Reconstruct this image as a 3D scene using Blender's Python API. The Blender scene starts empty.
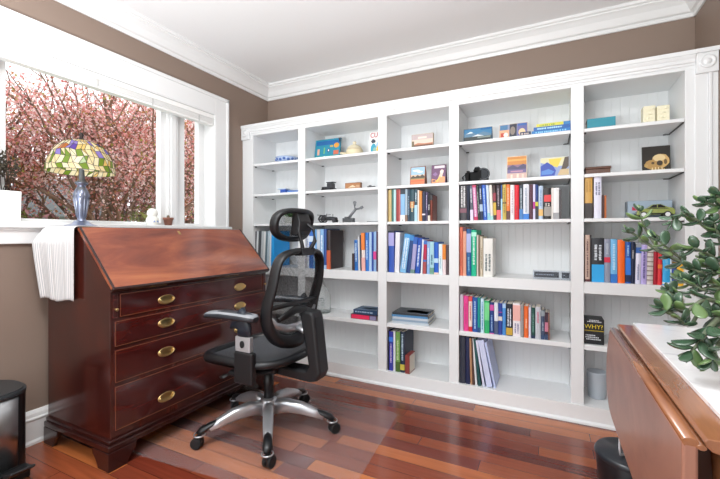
import bpy, math, random
from mathutils import Vector, Matrix
C = bpy.context.scene.collection
RNG = random.Random(7)
PI = math.pi

# ------------------------------------------------------------------ materials
def lin(h):
    if isinstance(h, str):
        h = [int(h[i:i+2], 16)/255 for i in (0, 2, 4)]
    return tuple(c/12.92 if c <= .04045 else ((c+.055)/1.055)**2.4 for c in h)
_mats = {}
def mat(name, col='808080', rough=.5, metal=0., spec=.5, noise=0., nscale=(8, 8, 8), bump=0., bscale=200., coat=0., emit=None):
    if name in _mats: return _mats[name]
    m = bpy.data.materials.new(name); m.use_nodes = True
    nt = m.node_tree; b = nt.nodes['Principled BSDF']
    c = lin(col)
    b.inputs['Base Color'].default_value = (*c, 1)
    b.inputs['Roughness'].default_value = rough
    b.inputs['Metallic'].default_value = metal
    b.inputs['Specular IOR Level'].default_value = spec
    if coat: b.inputs['Coat Weight'].default_value = coat; b.inputs['Coat Roughness'].default_value = .08
    if noise or bump:
        tc = nt.nodes.new('ShaderNodeTexCoord')
    if noise:
        mp = nt.nodes.new('ShaderNodeMapping'); mp.inputs['Scale'].default_value = nscale
        nt.links.new(tc.outputs['Object'], mp.inputs['Vector'])
        n = nt.nodes.new('ShaderNodeTexNoise'); n.inputs['Scale'].default_value = 1; n.inputs['Detail'].default_value = 4
        nt.links.new(mp.outputs[0], n.inputs['Vector'])
        r = nt.nodes.new('ShaderNodeValToRGB')
        r.color_ramp.elements[0].position = .3; r.color_ramp.elements[1].position = .7
        r.color_ramp.elements[0].color = (*[x*(1-noise) for x in c], 1)
        r.color_ramp.elements[1].color = (*[min(1, x*(1+noise)) for x in c], 1)
        nt.links.new(n.outputs['Fac'], r.inputs[0]); nt.links.new(r.outputs[0], b.inputs['Base Color'])
    if bump:
        n2 = nt.nodes.new('ShaderNodeTexNoise'); n2.inputs['Scale'].default_value = bscale
        nt.links.new(tc.outputs['Object'], n2.inputs['Vector'])
        bp = nt.nodes.new('ShaderNodeBump'); bp.inputs['Strength'].default_value = bump; bp.inputs['Distance'].default_value = .002
        nt.links.new(n2.outputs['Fac'], bp.inputs['Height']); nt.links.new(bp.outputs[0], b.inputs['Normal'])
    _mats[name] = m
    return m
def hexmat(h, rough=.45):
    return mat('colour_'+h, h, rough)
def ramp(nt, stops):
    r = nt.nodes.new('ShaderNodeValToRGB'); e = r.color_ramp.elements
    while len(e) > 1: e.remove(e[-1])
    e[0].position = stops[0][0]; e[0].color = (*lin(stops[0][1]), 1)
    for p, h in stops[1:]:
        k = e.new(p); k.color = (*lin(h), 1)
    return r
def wood(name, stops, scale, rough=.25, coat=.3, dist=2., axis_swirl=3.):
    m = bpy.data.materials.new(name); m.use_nodes = True; nt = m.node_tree; b = nt.nodes['Principled BSDF']
    tc = nt.nodes.new('ShaderNodeTexCoord'); mp = nt.nodes.new('ShaderNodeMapping'); mp.inputs['Scale'].default_value = scale
    nt.links.new(tc.outputs['Object'], mp.inputs['Vector'])
    n1 = nt.nodes.new('ShaderNodeTexNoise'); n1.inputs['Scale'].default_value = 1; n1.inputs['Detail'].default_value = 6
    n1.inputs['Distortion'].default_value = dist; n1.inputs['Roughness'].default_value = .6
    nt.links.new(mp.outputs[0], n1.inputs['Vector'])
    r = ramp(nt, stops); nt.links.new(n1.outputs['Fac'], r.inputs[0]); nt.links.new(r.outputs[0], b.inputs['Base Color'])
    b.inputs['Roughness'].default_value = rough; b.inputs['Coat Weight'].default_value = coat; b.inputs['Coat Roughness'].default_value = .12
    return m
def floor_mat():
    m = bpy.data.materials.new('cherry_floorboards'); m.use_nodes = True; nt = m.node_tree; N = nt.nodes.new; L = nt.links.new
    b = nt.nodes['Principled BSDF']
    tc = N('ShaderNodeTexCoord'); sp = N('ShaderNodeSeparateXYZ'); L(tc.outputs['Object'], sp.inputs[0])
    def M(op, a, bb=None):
        n = N('ShaderNodeMath'); n.operation = op
        for i, v in enumerate((a, bb)):
            if v is None: continue
            if isinstance(v, (int, float)): n.inputs[i].default_value = v
            else: L(v, n.inputs[i])
        return n.outputs[0]
    W, LEN = .083, .95
    ry = M('DIVIDE', sp.outputs[1], W); row = M('FLOOR', ry); fy = M('FRACT', ry)
    wn = N('ShaderNodeTexWhiteNoise'); wn.noise_dimensions = '1D'; L(row, wn.inputs['W'])
    rx = M('ADD', M('DIVIDE', sp.outputs[0], LEN), M('MULTIPLY', wn.outputs['Value'], 7.3)); col = M('FLOOR', rx); fx = M('FRACT', rx)
    cb = N('ShaderNodeCombineXYZ'); L(row, cb.inputs[0]); L(col, cb.inputs[1])
    w2 = N('ShaderNodeTexWhiteNoise'); w2.noise_dimensions = '2D'; L(cb.outputs[0], w2.inputs['Vector'])
    pl = ramp(nt, [(0, '5a241b'), (.35, '6e2f20'), (.65, '824028'), (.87, '9a522d'), (1, 'ba6e3a')]); L(w2.outputs['Value'], pl.inputs[0])
    mp = N('ShaderNodeMapping'); mp.inputs['Scale'].default_value = (2.2, 38, 1); L(tc.outputs['Object'], mp.inputs['Vector'])
    ad = N('ShaderNodeVectorMath'); ad.operation = 'ADD'; L(mp.outputs[0], ad.inputs[0]); L(w2.outputs['Color'], ad.inputs[1])
    n = N('ShaderNodeTexNoise'); n.inputs['Scale'].default_value = 1.6; n.inputs['Detail'].default_value = 5; L(ad.outputs[0], n.inputs['Vector'])
    mx = N('ShaderNodeMix'); mx.data_type = 'RGBA'; mx.blend_type = 'OVERLAY'; mx.inputs[0].default_value = .38
    L(pl.outputs[0], mx.inputs[6]); L(n.outputs['Fac'], mx.inputs[7])
    gap = M('MAXIMUM', M('LESS_THAN', fy, .025), M('LESS_THAN', fx, .003))
    m2 = N('ShaderNodeMix'); m2.data_type = 'RGBA'; L(gap, m2.inputs[0]); L(mx.outputs[2], m2.inputs[6]); m2.inputs[7].default_value = (*lin('33130d'), 1)
    L(m2.outputs[2], b.inputs['Base Color'])
    b.inputs['Roughness'].default_value = .24; b.inputs['Coat Weight'].default_value = .35; b.inputs['Coat Roughness'].default_value = .14
    return m
def mixed_transparent(name, col, rough, fac, pattern=None):
    m = bpy.data.materials.new(name); m.use_nodes = True; nt = m.node_tree; b = nt.nodes['Principled BSDF']
    b.inputs['Base Color'].default_value = (*lin(col), 1); b.inputs['Roughness'].default_value = rough
    t = nt.nodes.new('ShaderNodeBsdfTransparent'); mx = nt.nodes.new('ShaderNodeMixShader'); o = nt.nodes['Material Output']
    mx.inputs[0].default_value = fac
    nt.links.new(t.outputs[0], mx.inputs[1]); nt.links.new(b.outputs[0], mx.inputs[2]); nt.links.new(mx.outputs[0], o.inputs['Surface'])
    if pattern:
        tc = nt.nodes.new('ShaderNodeTexCoord')
        v = nt.nodes.new('ShaderNodeTexVoronoi'); v.inputs['Scale'].default_value = pattern; v.inputs['Randomness'].default_value = .8
        nt.links.new(tc.outputs['Object'], v.inputs['Vector'])
        cr = nt.nodes.new('ShaderNodeMapRange'); cr.inputs[1].default_value = .28; cr.inputs[2].default_value = .5
        cr.inputs[3].default_value = max(0, fac-.32); cr.inputs[4].default_value = min(1, fac+.3)
        nt.links.new(v.outputs['Distance'], cr.inputs[0]); nt.links.new(cr.outputs[0], mx.inputs[0])
    return m
def glass_mat(name, tint='ffffff', rough=.02, ior=1.45, base=0.0):
    m = bpy.data.materials.new(name); m.use_nodes = True; nt = m.node_tree
    t = nt.nodes.new('ShaderNodeBsdfTransparent'); t.inputs[0].default_value = (*lin(tint), 1)
    g = nt.nodes.new('ShaderNodeBsdfGlossy'); g.inputs['Roughness'].default_value = rough
    f = nt.nodes.new('ShaderNodeLayerWeight'); f.inputs['Blend'].default_value = .5
    pw = nt.nodes.new('ShaderNodeMath'); pw.operation = 'POWER'; pw.inputs[1].default_value = 5
    nt.links.new(f.outputs['Facing'], pw.inputs[0])
    ad = nt.nodes.new('ShaderNodeMath'); ad.operation = 'ADD'; ad.inputs[1].default_value = base+((ior-1)/(ior+1))**2*.6; ad.use_clamp = True
    mx = nt.nodes.new('ShaderNodeMixShader'); nt.links.new(pw.outputs[0], ad.inputs[0]); nt.links.new(ad.outputs[0], mx.inputs[0])
    nt.links.new(t.outputs[0], mx.inputs[1]); nt.links.new(g.outputs[0], mx.inputs[2]); nt.links.new(mx.outputs[0], nt.nodes['Material Output'].inputs['Surface'])
    return m
def leafy(name, col, trans=.35, rough=.5, noise=.15):
    m = bpy.data.materials.new(name); m.use_nodes = True; nt = m.node_tree; b = nt.nodes['Principled BSDF']
    b.inputs['Base Color'].default_value = (*lin(col), 1); b.inputs['Roughness'].default_value = rough
    t = nt.nodes.new('ShaderNodeBsdfTranslucent'); t.inputs[0].default_value = (*lin(col), 1)
    mx = nt.nodes.new('ShaderNodeMixShader'); mx.inputs[0].default_value = trans
    nt.links.new(b.outputs[0], mx.inputs[1]); nt.links.new(t.outputs[0], mx.inputs[2]); nt.links.new(mx.outputs[0], nt.nodes['Material Output'].inputs['Surface'])
    return m
def striped(name, stops, scale, axis='X', rough=.8):
    m = bpy.data.materials.new(name); m.use_nodes = True; nt = m.node_tree; b = nt.nodes['Principled BSDF']
    tc = nt.nodes.new('ShaderNodeTexCoord'); w = nt.nodes.new('ShaderNodeTexWave'); w.bands_direction = axis
    w.inputs['Scale'].default_value = scale; w.inputs['Distortion'].default_value = .0
    nt.links.new(tc.outputs['Object'], w.inputs['Vector'])
    r = ramp(nt, stops); nt.links.new(w.outputs['Fac'], r.inputs[0]); nt.links.new(r.outputs[0], b.inputs['Base Color'])
    b.inputs['Roughness'].default_value = rough
    return m

# ------------------------------------------------------------------ mesh building
class MB:
    def __init__(s): s.v = []; s.f = []; s.mi = []; s.sm = []
    def add(s, v, f, mi=0, sm=False):
        o = len(s.v); s.v += [tuple(p) for p in v]
        for q in f:
            s.f.append([i+o for i in q]); s.mi.append(mi); s.sm.append(sm)
        return s
    def box(s, x0, x1, y0, y1, z0, z1, mi=0, rot=None):
        v = [(x, y, z) for z in (z0, z1) for y in (y0, y1) for x in (x0, x1)]
        if rot:
            ang, ax, piv = rot; M = Matrix.Rotation(ang, 3, ax); P = Vector(piv)
            v = [M @ (Vector(p)-P)+P for p in v]
        return s.add(v, [(0, 2, 3, 1), (4, 5, 7, 6), (0, 1, 5, 4), (2, 6, 7, 3), (0, 4, 6, 2), (1, 3, 7, 5)], mi)
    def prism(s, poly, a0, a1, axis='y', mi=0, sm=False):
        """poly: 2-D outline; axis y -> (x,z), x -> (y,z), z -> (x,y)"""
        def P(p, a): return {'y': (p[0], a, p[1]), 'x': (a, p[0], p[1]), 'z': (p[0], p[1], a)}[axis]
        n = len(poly)
        v = [P(p, a0) for p in poly]+[P(p, a1) for p in poly]
        s.add(v, [tuple(range(n)), tuple(range(2*n-1, n-1, -1))], mi)
        k = len(s.v)-2*n
        for i in range(n):
            j = (i+1) % n
            s.f.append([k+i, k+j, k+n+j, k+n+i]); s.mi.append(mi); s.sm.append(sm)
        return s
    def lathe(s, prof, c=(0, 0, 0), n=24, mi=0, sx=1., sy=1., cap=True):
        v = []; f = []
        for r, z in prof:
            for k in range(n):
                a = 2*PI*k/n; v.append((c[0]+r*sx*math.cos(a), c[1]+r*sy*math.sin(a), c[2]+z))
        for i in range(len(prof)-1):
            for k in range(n):
                j = (k+1) % n; f.append((i*n+k, i*n+j, (i+1)*n+j, (i+1)*n+k))
        s.add(v, f, mi, True)
        if cap:
            o = len(s.v)-len(v)
            for i, rv in ((0, True), (len(prof)-1, False)):
                if prof[i][0] > 1e-5:
                    q = [o+i*n+k for k in range(n)]
                    s.f.append(q[::-1] if rv else q); s.mi.append(mi); s.sm.append(False)
        return s
    def sweep(s, pts, secs, n=10, up=(0, 0, 1), mi=0, closed=False, cap=True, power=2.):
        """pts path; secs (a,b) half sizes per point: a along side, b along up"""
        P = [Vector(p) for p in pts]; m = len(P); U0 = Vector(up)
        if not isinstance(secs, list): secs = [secs]*m
        secs = [(q, q) if isinstance(q, (int, float)) else q for q in secs]
        v = []; f = []
        for i, p in enumerate(P):
            if closed: t = P[(i+1) % m]-P[i-1]
            else: t = P[min(i+1, m-1)]-P[max(i-1, 0)]
            t.normalize(); sd = t.cross(U0)
            if sd.length < 1e-4: sd = t.cross(Vector((1, .1, 0)))
            sd.normalize(); u = sd.cross(t)
            a, b = secs[i]
            for k in range(n):
                th = 2*PI*(k+.5)/n; ca, sa = math.cos(th), math.sin(th)
                ca = math.copysign(abs(ca)**(2/power), ca); sa = math.copysign(abs(sa)**(2/power), sa)
                v.append(p+sd*(a*ca)+u*(b*sa))
        r = m if closed else m-1
        for i in range(r):
            for k in range(n):
                j = (k+1) % n; i2 = (i+1) % m
                f.append((i*n+k, i*n+j, i2*n+j, i2*n+k))
        o = len(s.v); s.add(v, f, mi, True)
        if cap and not closed:
            s.f.append([o+k for k in range(n)][::-1]); s.mi.append(mi); s.sm.append(False)
            s.f.append([o+(m-1)*n+k for k in range(n)]); s.mi.append(mi); s.sm.append(False)
        return s
    def ball(s, c, r, n=12, m=8, mi=0, M=None):
        if isinstance(r, (int, float)): r = (r, r, r)
        v = []; f = []
        for i in range(m+1):
            ph = PI*i/m
            for k in range(n):
                a = 2*PI*k/n
                p = Vector((r[0]*math.sin(ph)*math.cos(a), r[1]*math.sin(ph)*math.sin(a), -r[2]*math.cos(ph)))
                if M: p = M @ p
                v.append((p[0]+c[0], p[1]+c[1], p[2]+c[2]))
        for i in range(m):
            for k in range(n):
                j = (k+1) % n; f.append((i*n+k, i*n+j, (i+1)*n+j, (i+1)*n+k))
        return s.add(v, f, mi, True)
    def grid(s, fn, nu, nv, mi=0, thick=0.):
        """fn(u,v)->point for u,v in 0..1"""
        pts = [fn(i/nu, j/nv) for i in range(nu+1) for j in range(nv+1)]
        f = []
        for i in range(nu):
            for j in range(nv):
                a = i*(nv+1)+j; f.append((a, a+nv+1, a+nv+2, a+1))
        return s.add(pts, f, mi, True)

def rootof(o):
    while o.parent: o = o.parent
    return o
def build(name, mb, mats, parent=None, loc=None, bevel=0., seg=2, world=True, solid=0., sub=0):
    """one mesh object; world coordinates are turned into its own frame"""
    if not isinstance(mats, (list, tuple)): mats = [mats]
    off = Vector((0, 0, 0))
    if parent: off = Vector(rootof(parent).location) if world else off
    elif loc is not None: off = Vector(loc) if world else off
    me = bpy.data.meshes.new(name)
    me.from_pydata([(p[0]-off[0], p[1]-off[1], p[2]-off[2]) for p in mb.v], [], mb.f)
    for m in mats: me.materials.append(m)
    me.polygons.foreach_set('material_index', mb.mi)
    me.polygons.foreach_set('use_smooth', mb.sm)
    me.update(); me.validate()
    import bmesh
    if len(mb.f) < 20000:
        bm = bmesh.new(); bm.from_mesh(me); bmesh.ops.remove_doubles(bm, verts=bm.verts, dist=1e-6)
        if not solid: bmesh.ops.recalc_face_normals(bm, faces=bm.faces)
        bm.to_mesh(me); bm.free()
    o = bpy.data.objects.new(name, me); C.objects.link(o)
    if parent: o.parent = parent
    elif loc is not None: o.location = loc
    if solid:
        md = o.modifiers.new('thickness', 'SOLIDIFY'); md.thickness = solid; md.offset = 0
    if sub:
        md = o.modifiers.new('smooth', 'SUBSURF'); md.levels = sub; md.render_levels = sub
    if bevel:
        md = o.modifiers.new('bevel', 'BEVEL'); md.width = bevel; md.segments = seg; md.limit_method = 'ANGLE'; md.angle_limit = math.radians(40)
    return o
def tag(o, label, cat, group=None, kind=None):
    o['label'] = label; o['category'] = cat
    if group: o['group'] = group
    if kind: o['kind'] = kind
    return o
def thing(name, loc, label, cat, group=None):
    o = bpy.data.objects.new(name, None); C.objects.link(o); o.location = loc; o.empty_display_size = .05
    return tag(o, label, cat, group)
def struct(name, mb, m, bevel=0., parent=None):
    o = build(name, mb, m, parent=parent, bevel=bevel)
    if not parent: o['kind'] = 'structure'
    return o
def text(name, body, size, loc, m, parent, rot=(PI/2, 0, 0), extrude=.0004, align='LEFT', sx=1.):
    cu = bpy.data.curves.new(name, 'FONT'); cu.body = body; cu.size = size; cu.extrude = extrude; cu.align_x = align
    cu.materials.append(m)
    tmp = bpy.data.objects.new(name, cu); C.objects.link(tmp); bpy.context.view_layer.update()
    me = bpy.data.meshes.new_from_object(tmp.evaluated_get(bpy.context.evaluated_depsgraph_get())); bpy.data.objects.remove(tmp)
    me.materials.clear(); me.materials.append(m)
    o = bpy.data.objects.new(name, me); C.objects.link(o); o.parent = parent
    r = Vector(rootof(parent).location); o.location = Vector(loc)-r; o.rotation_euler = rot; o.scale = (sx, 1, 1)
    return o

# ------------------------------------------------------------------ room constants (metres; camera at the origin, 1.05 up)
XL, XR, YB, YF = -2.333, .744, 2.768, 2.446
CEIL = 2.40
REAR = -1.6

BOOKS = [
 ('in the leftmost bay behind the headrest', 'binders and magazines in the leftmost bay', 0.787, 2.475, [
  (-2.2150,-2.1965,0.290,-0.057,'dark grey binder at the far left','3c4248',[],None),
  (-2.2150,-2.1961,0.289,0.044,'white thin magazine after the grey binder','d8dcdf',[],None),
  (-2.1939,-2.1680,0.294,0.044,'charcoal slim binder third from left','4a5055',[],None),
  (-2.1658,-2.1422,0.293,0.051,'pale grey magazine fourth from left','b9c0c4',[],None),
  (-2.1400,-2.1208,0.289,0.052,'white slim magazine fifth from left','e4e6e6',[],None),
  (-2.1187,-2.1017,0.293,0.058,'teal grey thin magazine sixth from left','5c7480',[],None),
  (-2.0996,-2.0764,0.293,0.057,'pale blue thin magazine seventh from left','b4c6d2',[],None),
  (-2.0743,-2.0554,0.293,0.057,'white thin magazine next to bright blue folder','dfe3e6',[],None),
  (-2.0512,-2.0201,0.293,0.000,'bright sky blue tall folder','1f97dd',[],None),
 ]),
 ('in the second bay behind the chair', 'books behind the chair in the second bay', 0.787, 2.475, [
  (-1.6920,-1.6751,0.291,0.000,'white spined tall book first at left','dfe5ec',[],(0.3, 0.8, '3b63b0')),
  (-1.6740,-1.6387,0.295,0.000,'royal blue book second at left','2d67b6',[(0.7, 0.85, 'cfe0f2')],None),
  (-1.6359,-1.6065,0.303,0.000,'sky blue book third at left','5fa0da',[],(0.2, 0.7, 'e4eef8')),
  (-1.6046,-1.5746,0.303,0.000,'pale grey book fourth at left','b9c4cf',[],None),
  (-1.5718,-1.5421,0.306,0.000,'light blue book with white lettering','86b3de',[],(0.2, 0.85, 'f2f6fa')),
  (-1.5403,-1.5170,0.306,0.000,'deep blue book beside the brown one','2a4f92',[(0.0, 0.1, 'a9c3e0')],None),
  (-1.5117,-1.4834,0.298,0.000,'dark brown book with a russet lower spine','37292a',[(0.0, 0.48, 'c9603e')],None),
 ]),
 ("in the second bay's right corner", "books in the second bay's right corner", 0.787, 2.470, [
  (-1.2941,-1.2726,0.124,0.000,'short dark brown book','3a2626',[],None),
  (-1.2701,-1.2430,0.224,-0.022,'small blue book beside the short brown one','2166b0',[],(0.3, 0.9, 'cfe3f4')),
  (-1.2414,-1.2268,0.253,-0.026,'white slim book with dark edge','d3d6d8',[],None),
  (-1.2251,-1.2138,0.260,-0.025,'black thin book before the orange topped one','2b3340',[],None),
  (-1.2122,-1.1848,0.275,-0.023,'white book with orange top','e8d9d2',[(0.55, 1, 'e8843e'), (0.0, 0.35, 'e8b0a8')],None),
  (-1.1824,-1.1577,0.278,-0.011,'bright blue book fifth from divider','2a72c4',[],(0.3, 0.8, 'bfd8f0')),
  (-1.1561,-1.1355,0.282,0.000,'pale blue book left of the royal blue one','a8c6e6',[],None),
  (-1.1340,-1.1214,0.282,0.000,'royal blue thin book near divider','21479c',[],None),
  (-1.1198,-1.0995,0.285,0.000,'light blue book with pink patch','8fb4dc',[(0.3, 0.5, 'd6428e')],None),
  (-1.0979,-1.0855,0.285,0.000,'maroon grey book touching divider','5a3f52',[],None),
 ]),
 ("in the middle bay's upper row", 'books in the upper row of the middle bay', 1.140, 2.470, [
  (-1.0090,-1.0040,0.224,0.000,'thin brown book against the left divider','7d5836',[],None),
  (-1.0051,-0.9826,0.224,0.000,'khaki cream book second from left','c8b27a',[],None),
  (-0.9811,-0.9684,0.224,0.000,'dark teal thin book third from left','3f6f68',[],None),
  (-0.9669,-0.9491,0.224,0.000,'pale aqua book fourth from left','b9dfe0',[],None),
  (-0.9468,-0.9321,0.224,0.000,'maroon red book fifth from left','9c3b3d',[],None),
  (-0.9306,-0.9174,0.224,0.000,'faded pink red slim book','c56f6c',[],None),
  (-0.9159,-0.8838,0.224,0.000,'light blue book with dark top and white foot','86b4dc',[(0.84, 1, '2f3a48'), (0.0, 0.2, 'e6e8ea')],(0.02, 0.06, '333333')),
  (-0.8817,-0.8658,0.221,0.000,'grey blue book beside the light blue one','a9bccb',[(0.0, 0.2, '8f7464')],None),
  (-0.8643,-0.8471,0.220,0.000,'slate navy book near the middle of row','2f4458',[],(0.2, 0.8, '8aa4b8')),
  (-0.8457,-0.8158,0.217,0.000,'dark teal book with orange patch','264a56',[(0.42, 0.62, 'b57a45')],(0.3, 0.6, 'e8dcb0')),
  (-0.8137,-0.7946,0.219,0.000,'dark blue green book with pale blue foot','2d4c5a',[(0.0, 0.5, 'a9d0e4')],(0.6, 0.9, 'cfe4ec')),
  (-0.7932,-0.7834,0.212,0.000,'white thin book left of the orange one','e2d9d0',[],None),
  (-0.7820,-0.7625,0.204,0.000,'orange book standing right of the row middle','d98b3d',[],None),
  (-0.7604,-0.7396,0.200,0.000,'dark navy book right of the orange one','232a45',[(0.2, 0.25, 'e8e0f0')],None),
  (-0.7376,-0.7225,0.195,0.000,'violet grey book with pale lettering','4b4363',[],(0.4, 0.9, 'b8b0cc')),
  (-0.7211,-0.7061,0.184,0.000,'black book with white foot','20222b',[(0.0, 0.2, 'd8d0c0')],(0.4, 0.6, 'd8d8d8')),
  (-0.7047,-0.6911,0.174,0.000,'brownish red book at the right end','7c3a2b',[(0.8, 1, '2b2b30')],None),
 ]),
 ("in the middle bay's lower row", 'books in the lower row of the middle bay', 0.787, 2.470, [
  (-1.0090,-1.0040,0.288,0.000,'black thin book touching the left divider','1b1f28',[],None),
  (-1.0036,-0.9639,0.288,0.000,'royal blue book with lavender top','3358b4',[(0.64, 0.96, 'a9a8dc'), (0.96, 1, '1d2436')],None),
  (-0.9594,-0.9269,0.278,0.027,'white book leaning slightly','e8e9ee',[],None),
  (-0.9196,-0.8788,0.267,0.135,'pale blue book leaning hard to the right','7fb9e2',[(0.9, 1, '4a9bd6')],(0.1, 0.9, 'e8f2fa')),
  (-0.8744,-0.8471,0.259,0.116,'dark blue leaning book','23467e',[(0.86, 1, '3a86c8')],None),
  (-0.8443,-0.8172,0.247,0.103,'lavender blue book with blue top','a9a5cf',[(0.8, 1, '2b5fb4'), (0.0, 0.1, '6d8f88')],None),
  (-0.8116,-0.7806,0.240,0.085,'deep royal blue book with white title','1f4fae',[],(0.2, 0.8, 'd8e6f6')),
  (-0.7722,-0.7611,0.230,0.051,'white slim book right of the royal blue one','dfe6ee',[],None),
  (-0.7562,-0.7348,0.224,0.031,'crimson book with blue band','b8264e',[(0.88, 1, '3b6fc0'), (0.36, 0.42, '3b6fc0'), (0.0, 0.36, 'a84a4c')],None),
  (-0.7300,-0.7102,0.217,0.013,'light blue book right of the crimson one','8db6e4',[],(0.3, 0.8, 'eaf2fb')),
  (-0.7081,-0.6810,0.214,0.000,'pale cyan book with dark green marks','a9d4df',[(0.0, 0.2, '6f9f8c')],(0.3, 0.6, '2f5e7c')),
  (-0.6789,-0.6507,0.212,0.000,'cobalt blue book with white emblem','1f5cc0',[(0.36, 0.5, 'b8d8ee'), (0.0, 0.06, 'e6c9b8')],None),
  (-0.6481,-0.6248,0.201,0.000,'white book with pale cyan cover','dff0f5',[],(0.2, 0.6, '9ac4d4')),
  (-0.6228,-0.6017,0.198,0.000,'white book with orange upper half','ead9dc',[(0.5, 1, 'e08428')],None),
  (-0.5998,-0.5834,0.195,0.000,'brown grey book at the right end','5b4c50',[],None),
 ]),
 ("on the middle bay's bottom shelf", 'books on the bottom shelf of the middle bay', 0.100, 2.470, [
  (-1.0090,-1.0014,0.274,0.000,'black slim book','1d1c26',[],None),
  (-0.9999,-0.9714,0.273,0.000,'violet blue book with pale title','34379a',[(0.74, 0.86, '3d7fd8')],(0.2, 0.7, 'c9b8dc')),
  (-0.9691,-0.9535,0.276,0.000,'white slim book','dfe2ea',[],None),
  (-0.9513,-0.9196,0.275,0.000,'olive green book','6f9a4f',[(0.0, 0.25, '4b6b30')],(0.3, 0.8, 'cfe0b0')),
  (-0.9166,-0.8860,0.279,0.000,'tall navy book with pale lettering and blue script cover','1c2c44',[(0.06, 0.2, 'c9b84a')],(0.3, 0.95, 'b9d3de')),
 ]),
 ('in the long row under the camera', 'books in the row under the camera', 1.140, 2.470, [
  (-0.5120,-0.4685,0.224,0.000,'thick charcoal book with big white title','3d3a40',[(0.22, 0.34, '7c4a5a')],(0.38, 0.98, 'e6e6e6')),
  (-0.4666,-0.4516,0.224,0.000,'dark navy book second from left','232b40',[],None),
  (-0.4442,-0.4263,0.224,-0.028,'slate book with pale foot leaning left','59616f',[(0.0, 0.3, 'd8cfe4')],(0.5, 0.9, 'd0d4da')),
  (-0.4213,-0.3993,0.224,-0.055,'pink book leaning left','d487b4',[(0.93, 1, 'c02a5a'), (0.0, 0.1, 'c01a55')],(0.1, 0.9, 'f0d5e4')),
  (-0.3969,-0.3847,0.224,-0.054,'dark green grey slim book','36463f',[],(0.2, 0.8, 'a8b4ac')),
  (-0.3835,-0.3654,0.221,-0.049,'dark navy book with pale flecks','2b3550',[(0.25, 0.45, 'a7bcd0')],(0.6, 0.9, 'cfd8e4')),
  (-0.3636,-0.3414,0.221,-0.054,'royal blue book leaning left','2f5fc0',[],(0.1, 0.9, 'a9c8f0')),
  (-0.3396,-0.3236,0.219,-0.049,'pale blue white book','c9d8e6',[(0.0, 0.2, '8ec4d4')],None),
  (-0.3224,-0.3059,0.218,-0.041,'cream white book','e6e0d6',[(0.0, 0.12, '9fd0cc')],None),
  (-0.3041,-0.2871,0.215,-0.033,'dark brown book with crimson and gold','4a3b3a',[(0.55, 0.78, '8e1f35'), (0.14, 0.5, 'c9a830')],None),
  (-0.2853,-0.2627,0.215,-0.021,'charcoal book with coral foot','3a3338',[(0.0, 0.28, 'ee5f6c')],(0.4, 0.9, '9a8f98')),
  (-0.2615,-0.2534,0.216,-0.008,'thin dark blue book with pale foot','1f4a8c',[(0.0, 0.6, 'a8d4ea')],None),
  (-0.2523,-0.2316,0.216,0.000,'khaki yellow book','c9b35a',[(0.46, 0.5, '5a3a20')],(0.2, 0.9, '8a6a30')),
  (-0.2299,-0.2111,0.215,0.000,'orange book left of the white and red pair','ee7a3c',[(0.0, 0.25, '5a3228')],(0.4, 0.9, 'f8c8a8')),
  (-0.2082,-0.1857,0.211,0.000,'white book left of the red one','ebe7ea',[],(0.15, 0.85, 'b8a4b0')),
  (-0.1840,-0.1594,0.209,0.000,'bright red book','d8182f',[],(0.05, 0.4, 'a81020')),
  (-0.1572,-0.1378,0.210,0.000,'dark slate book right of the red one','39434f',[(0.0, 0.3, '3f78b8')],(0.3, 0.9, 'b8c4ce')),
  (-0.1361,-0.1043,0.211,0.000,'wide white book with blue foot','dde1ea',[(0.0, 0.16, '2f7ad0')],(0.2, 0.9, '9aa4b4')),
  (-0.1022,-0.0837,0.208,0.000,'dark plum book','56303f',[],None),
  (-0.0827,-0.0708,0.208,0.000,'lavender white thin book with magenta patch','d3d0ec',[(0.3, 0.5, 'b82a90')],None),
  (-0.0697,-0.0547,0.205,0.000,'navy book with yellow band','26417e',[(0.38, 0.5, 'c8c830'), (0.0, 0.38, '22242e')],None),
  (-0.0526,-0.0293,0.196,0.000,'pale blue book with orange mark','b8cbe0',[(0.1, 0.3, 'e0b46a')],(0.4, 0.9, '7f9cc0')),
  (-0.0240,0.0127,0.181,0.000,'black book with red band','221f22',[(0.56, 0.78, 'd8383c'), (0.1, 0.4, '9a948e')],(0.42, 0.52, 'e8e0d8')),
  (0.0147,0.0241,0.181,0.000,'off white thin book','ddd8d2',[],None),
  (0.0251,0.0539,0.180,0.000,'wide white book with grey foot','e8e8e8',[(0.0, 0.2, '9a9a9e')],None),
  (0.0554,0.0671,0.171,0.000,'dark grey brown book at the right end','453f42',[],None),
 ]),
 ('on the shelf with the clear blocks', 'books on the shelf with the clear blocks', 0.787, 2.470, [
  (-0.5120,-0.4930,0.312,0.000,'salmon orange book at the left end','d8745a',[],(0.2, 0.8, 'c05f48')),
  (-0.4911,-0.4710,0.309,0.000,'peach book with dark red top','e5a78c',[(0.92, 1, '5a2838')],None),
  (-0.4685,-0.4411,0.299,0.000,'blue book with lavender upper half','1f5a94',[(0.5, 0.9, 'a9b4e0')],(0.1, 0.4, '7ab4d4')),
  (-0.4386,-0.4079,0.292,0.000,'bright green book with white title','12b48a',[(0.86, 0.95, 'a8ecd4')],(0.25, 0.85, 'e0f6ee')),
  (-0.4054,-0.3969,0.261,0.000,'thin grey white book','cfc6be',[],None),
  (-0.3956,-0.3871,0.259,0.000,'thin brown book','7c6450',[],None),
  (-0.3847,-0.3690,0.251,0.000,'beige slim book','d0c4ae',[],(0.2, 0.7, '8a7a66')),
  (-0.3654,-0.3106,0.239,0.000,'thick white book with grey title','e9e9e4',[],(0.15, 0.6, '5a6a70')),
 ]),
 ('in the low long row of the fourth bay', 'books on the low shelf of the fourth bay', 0.436, 2.465, [
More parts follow.
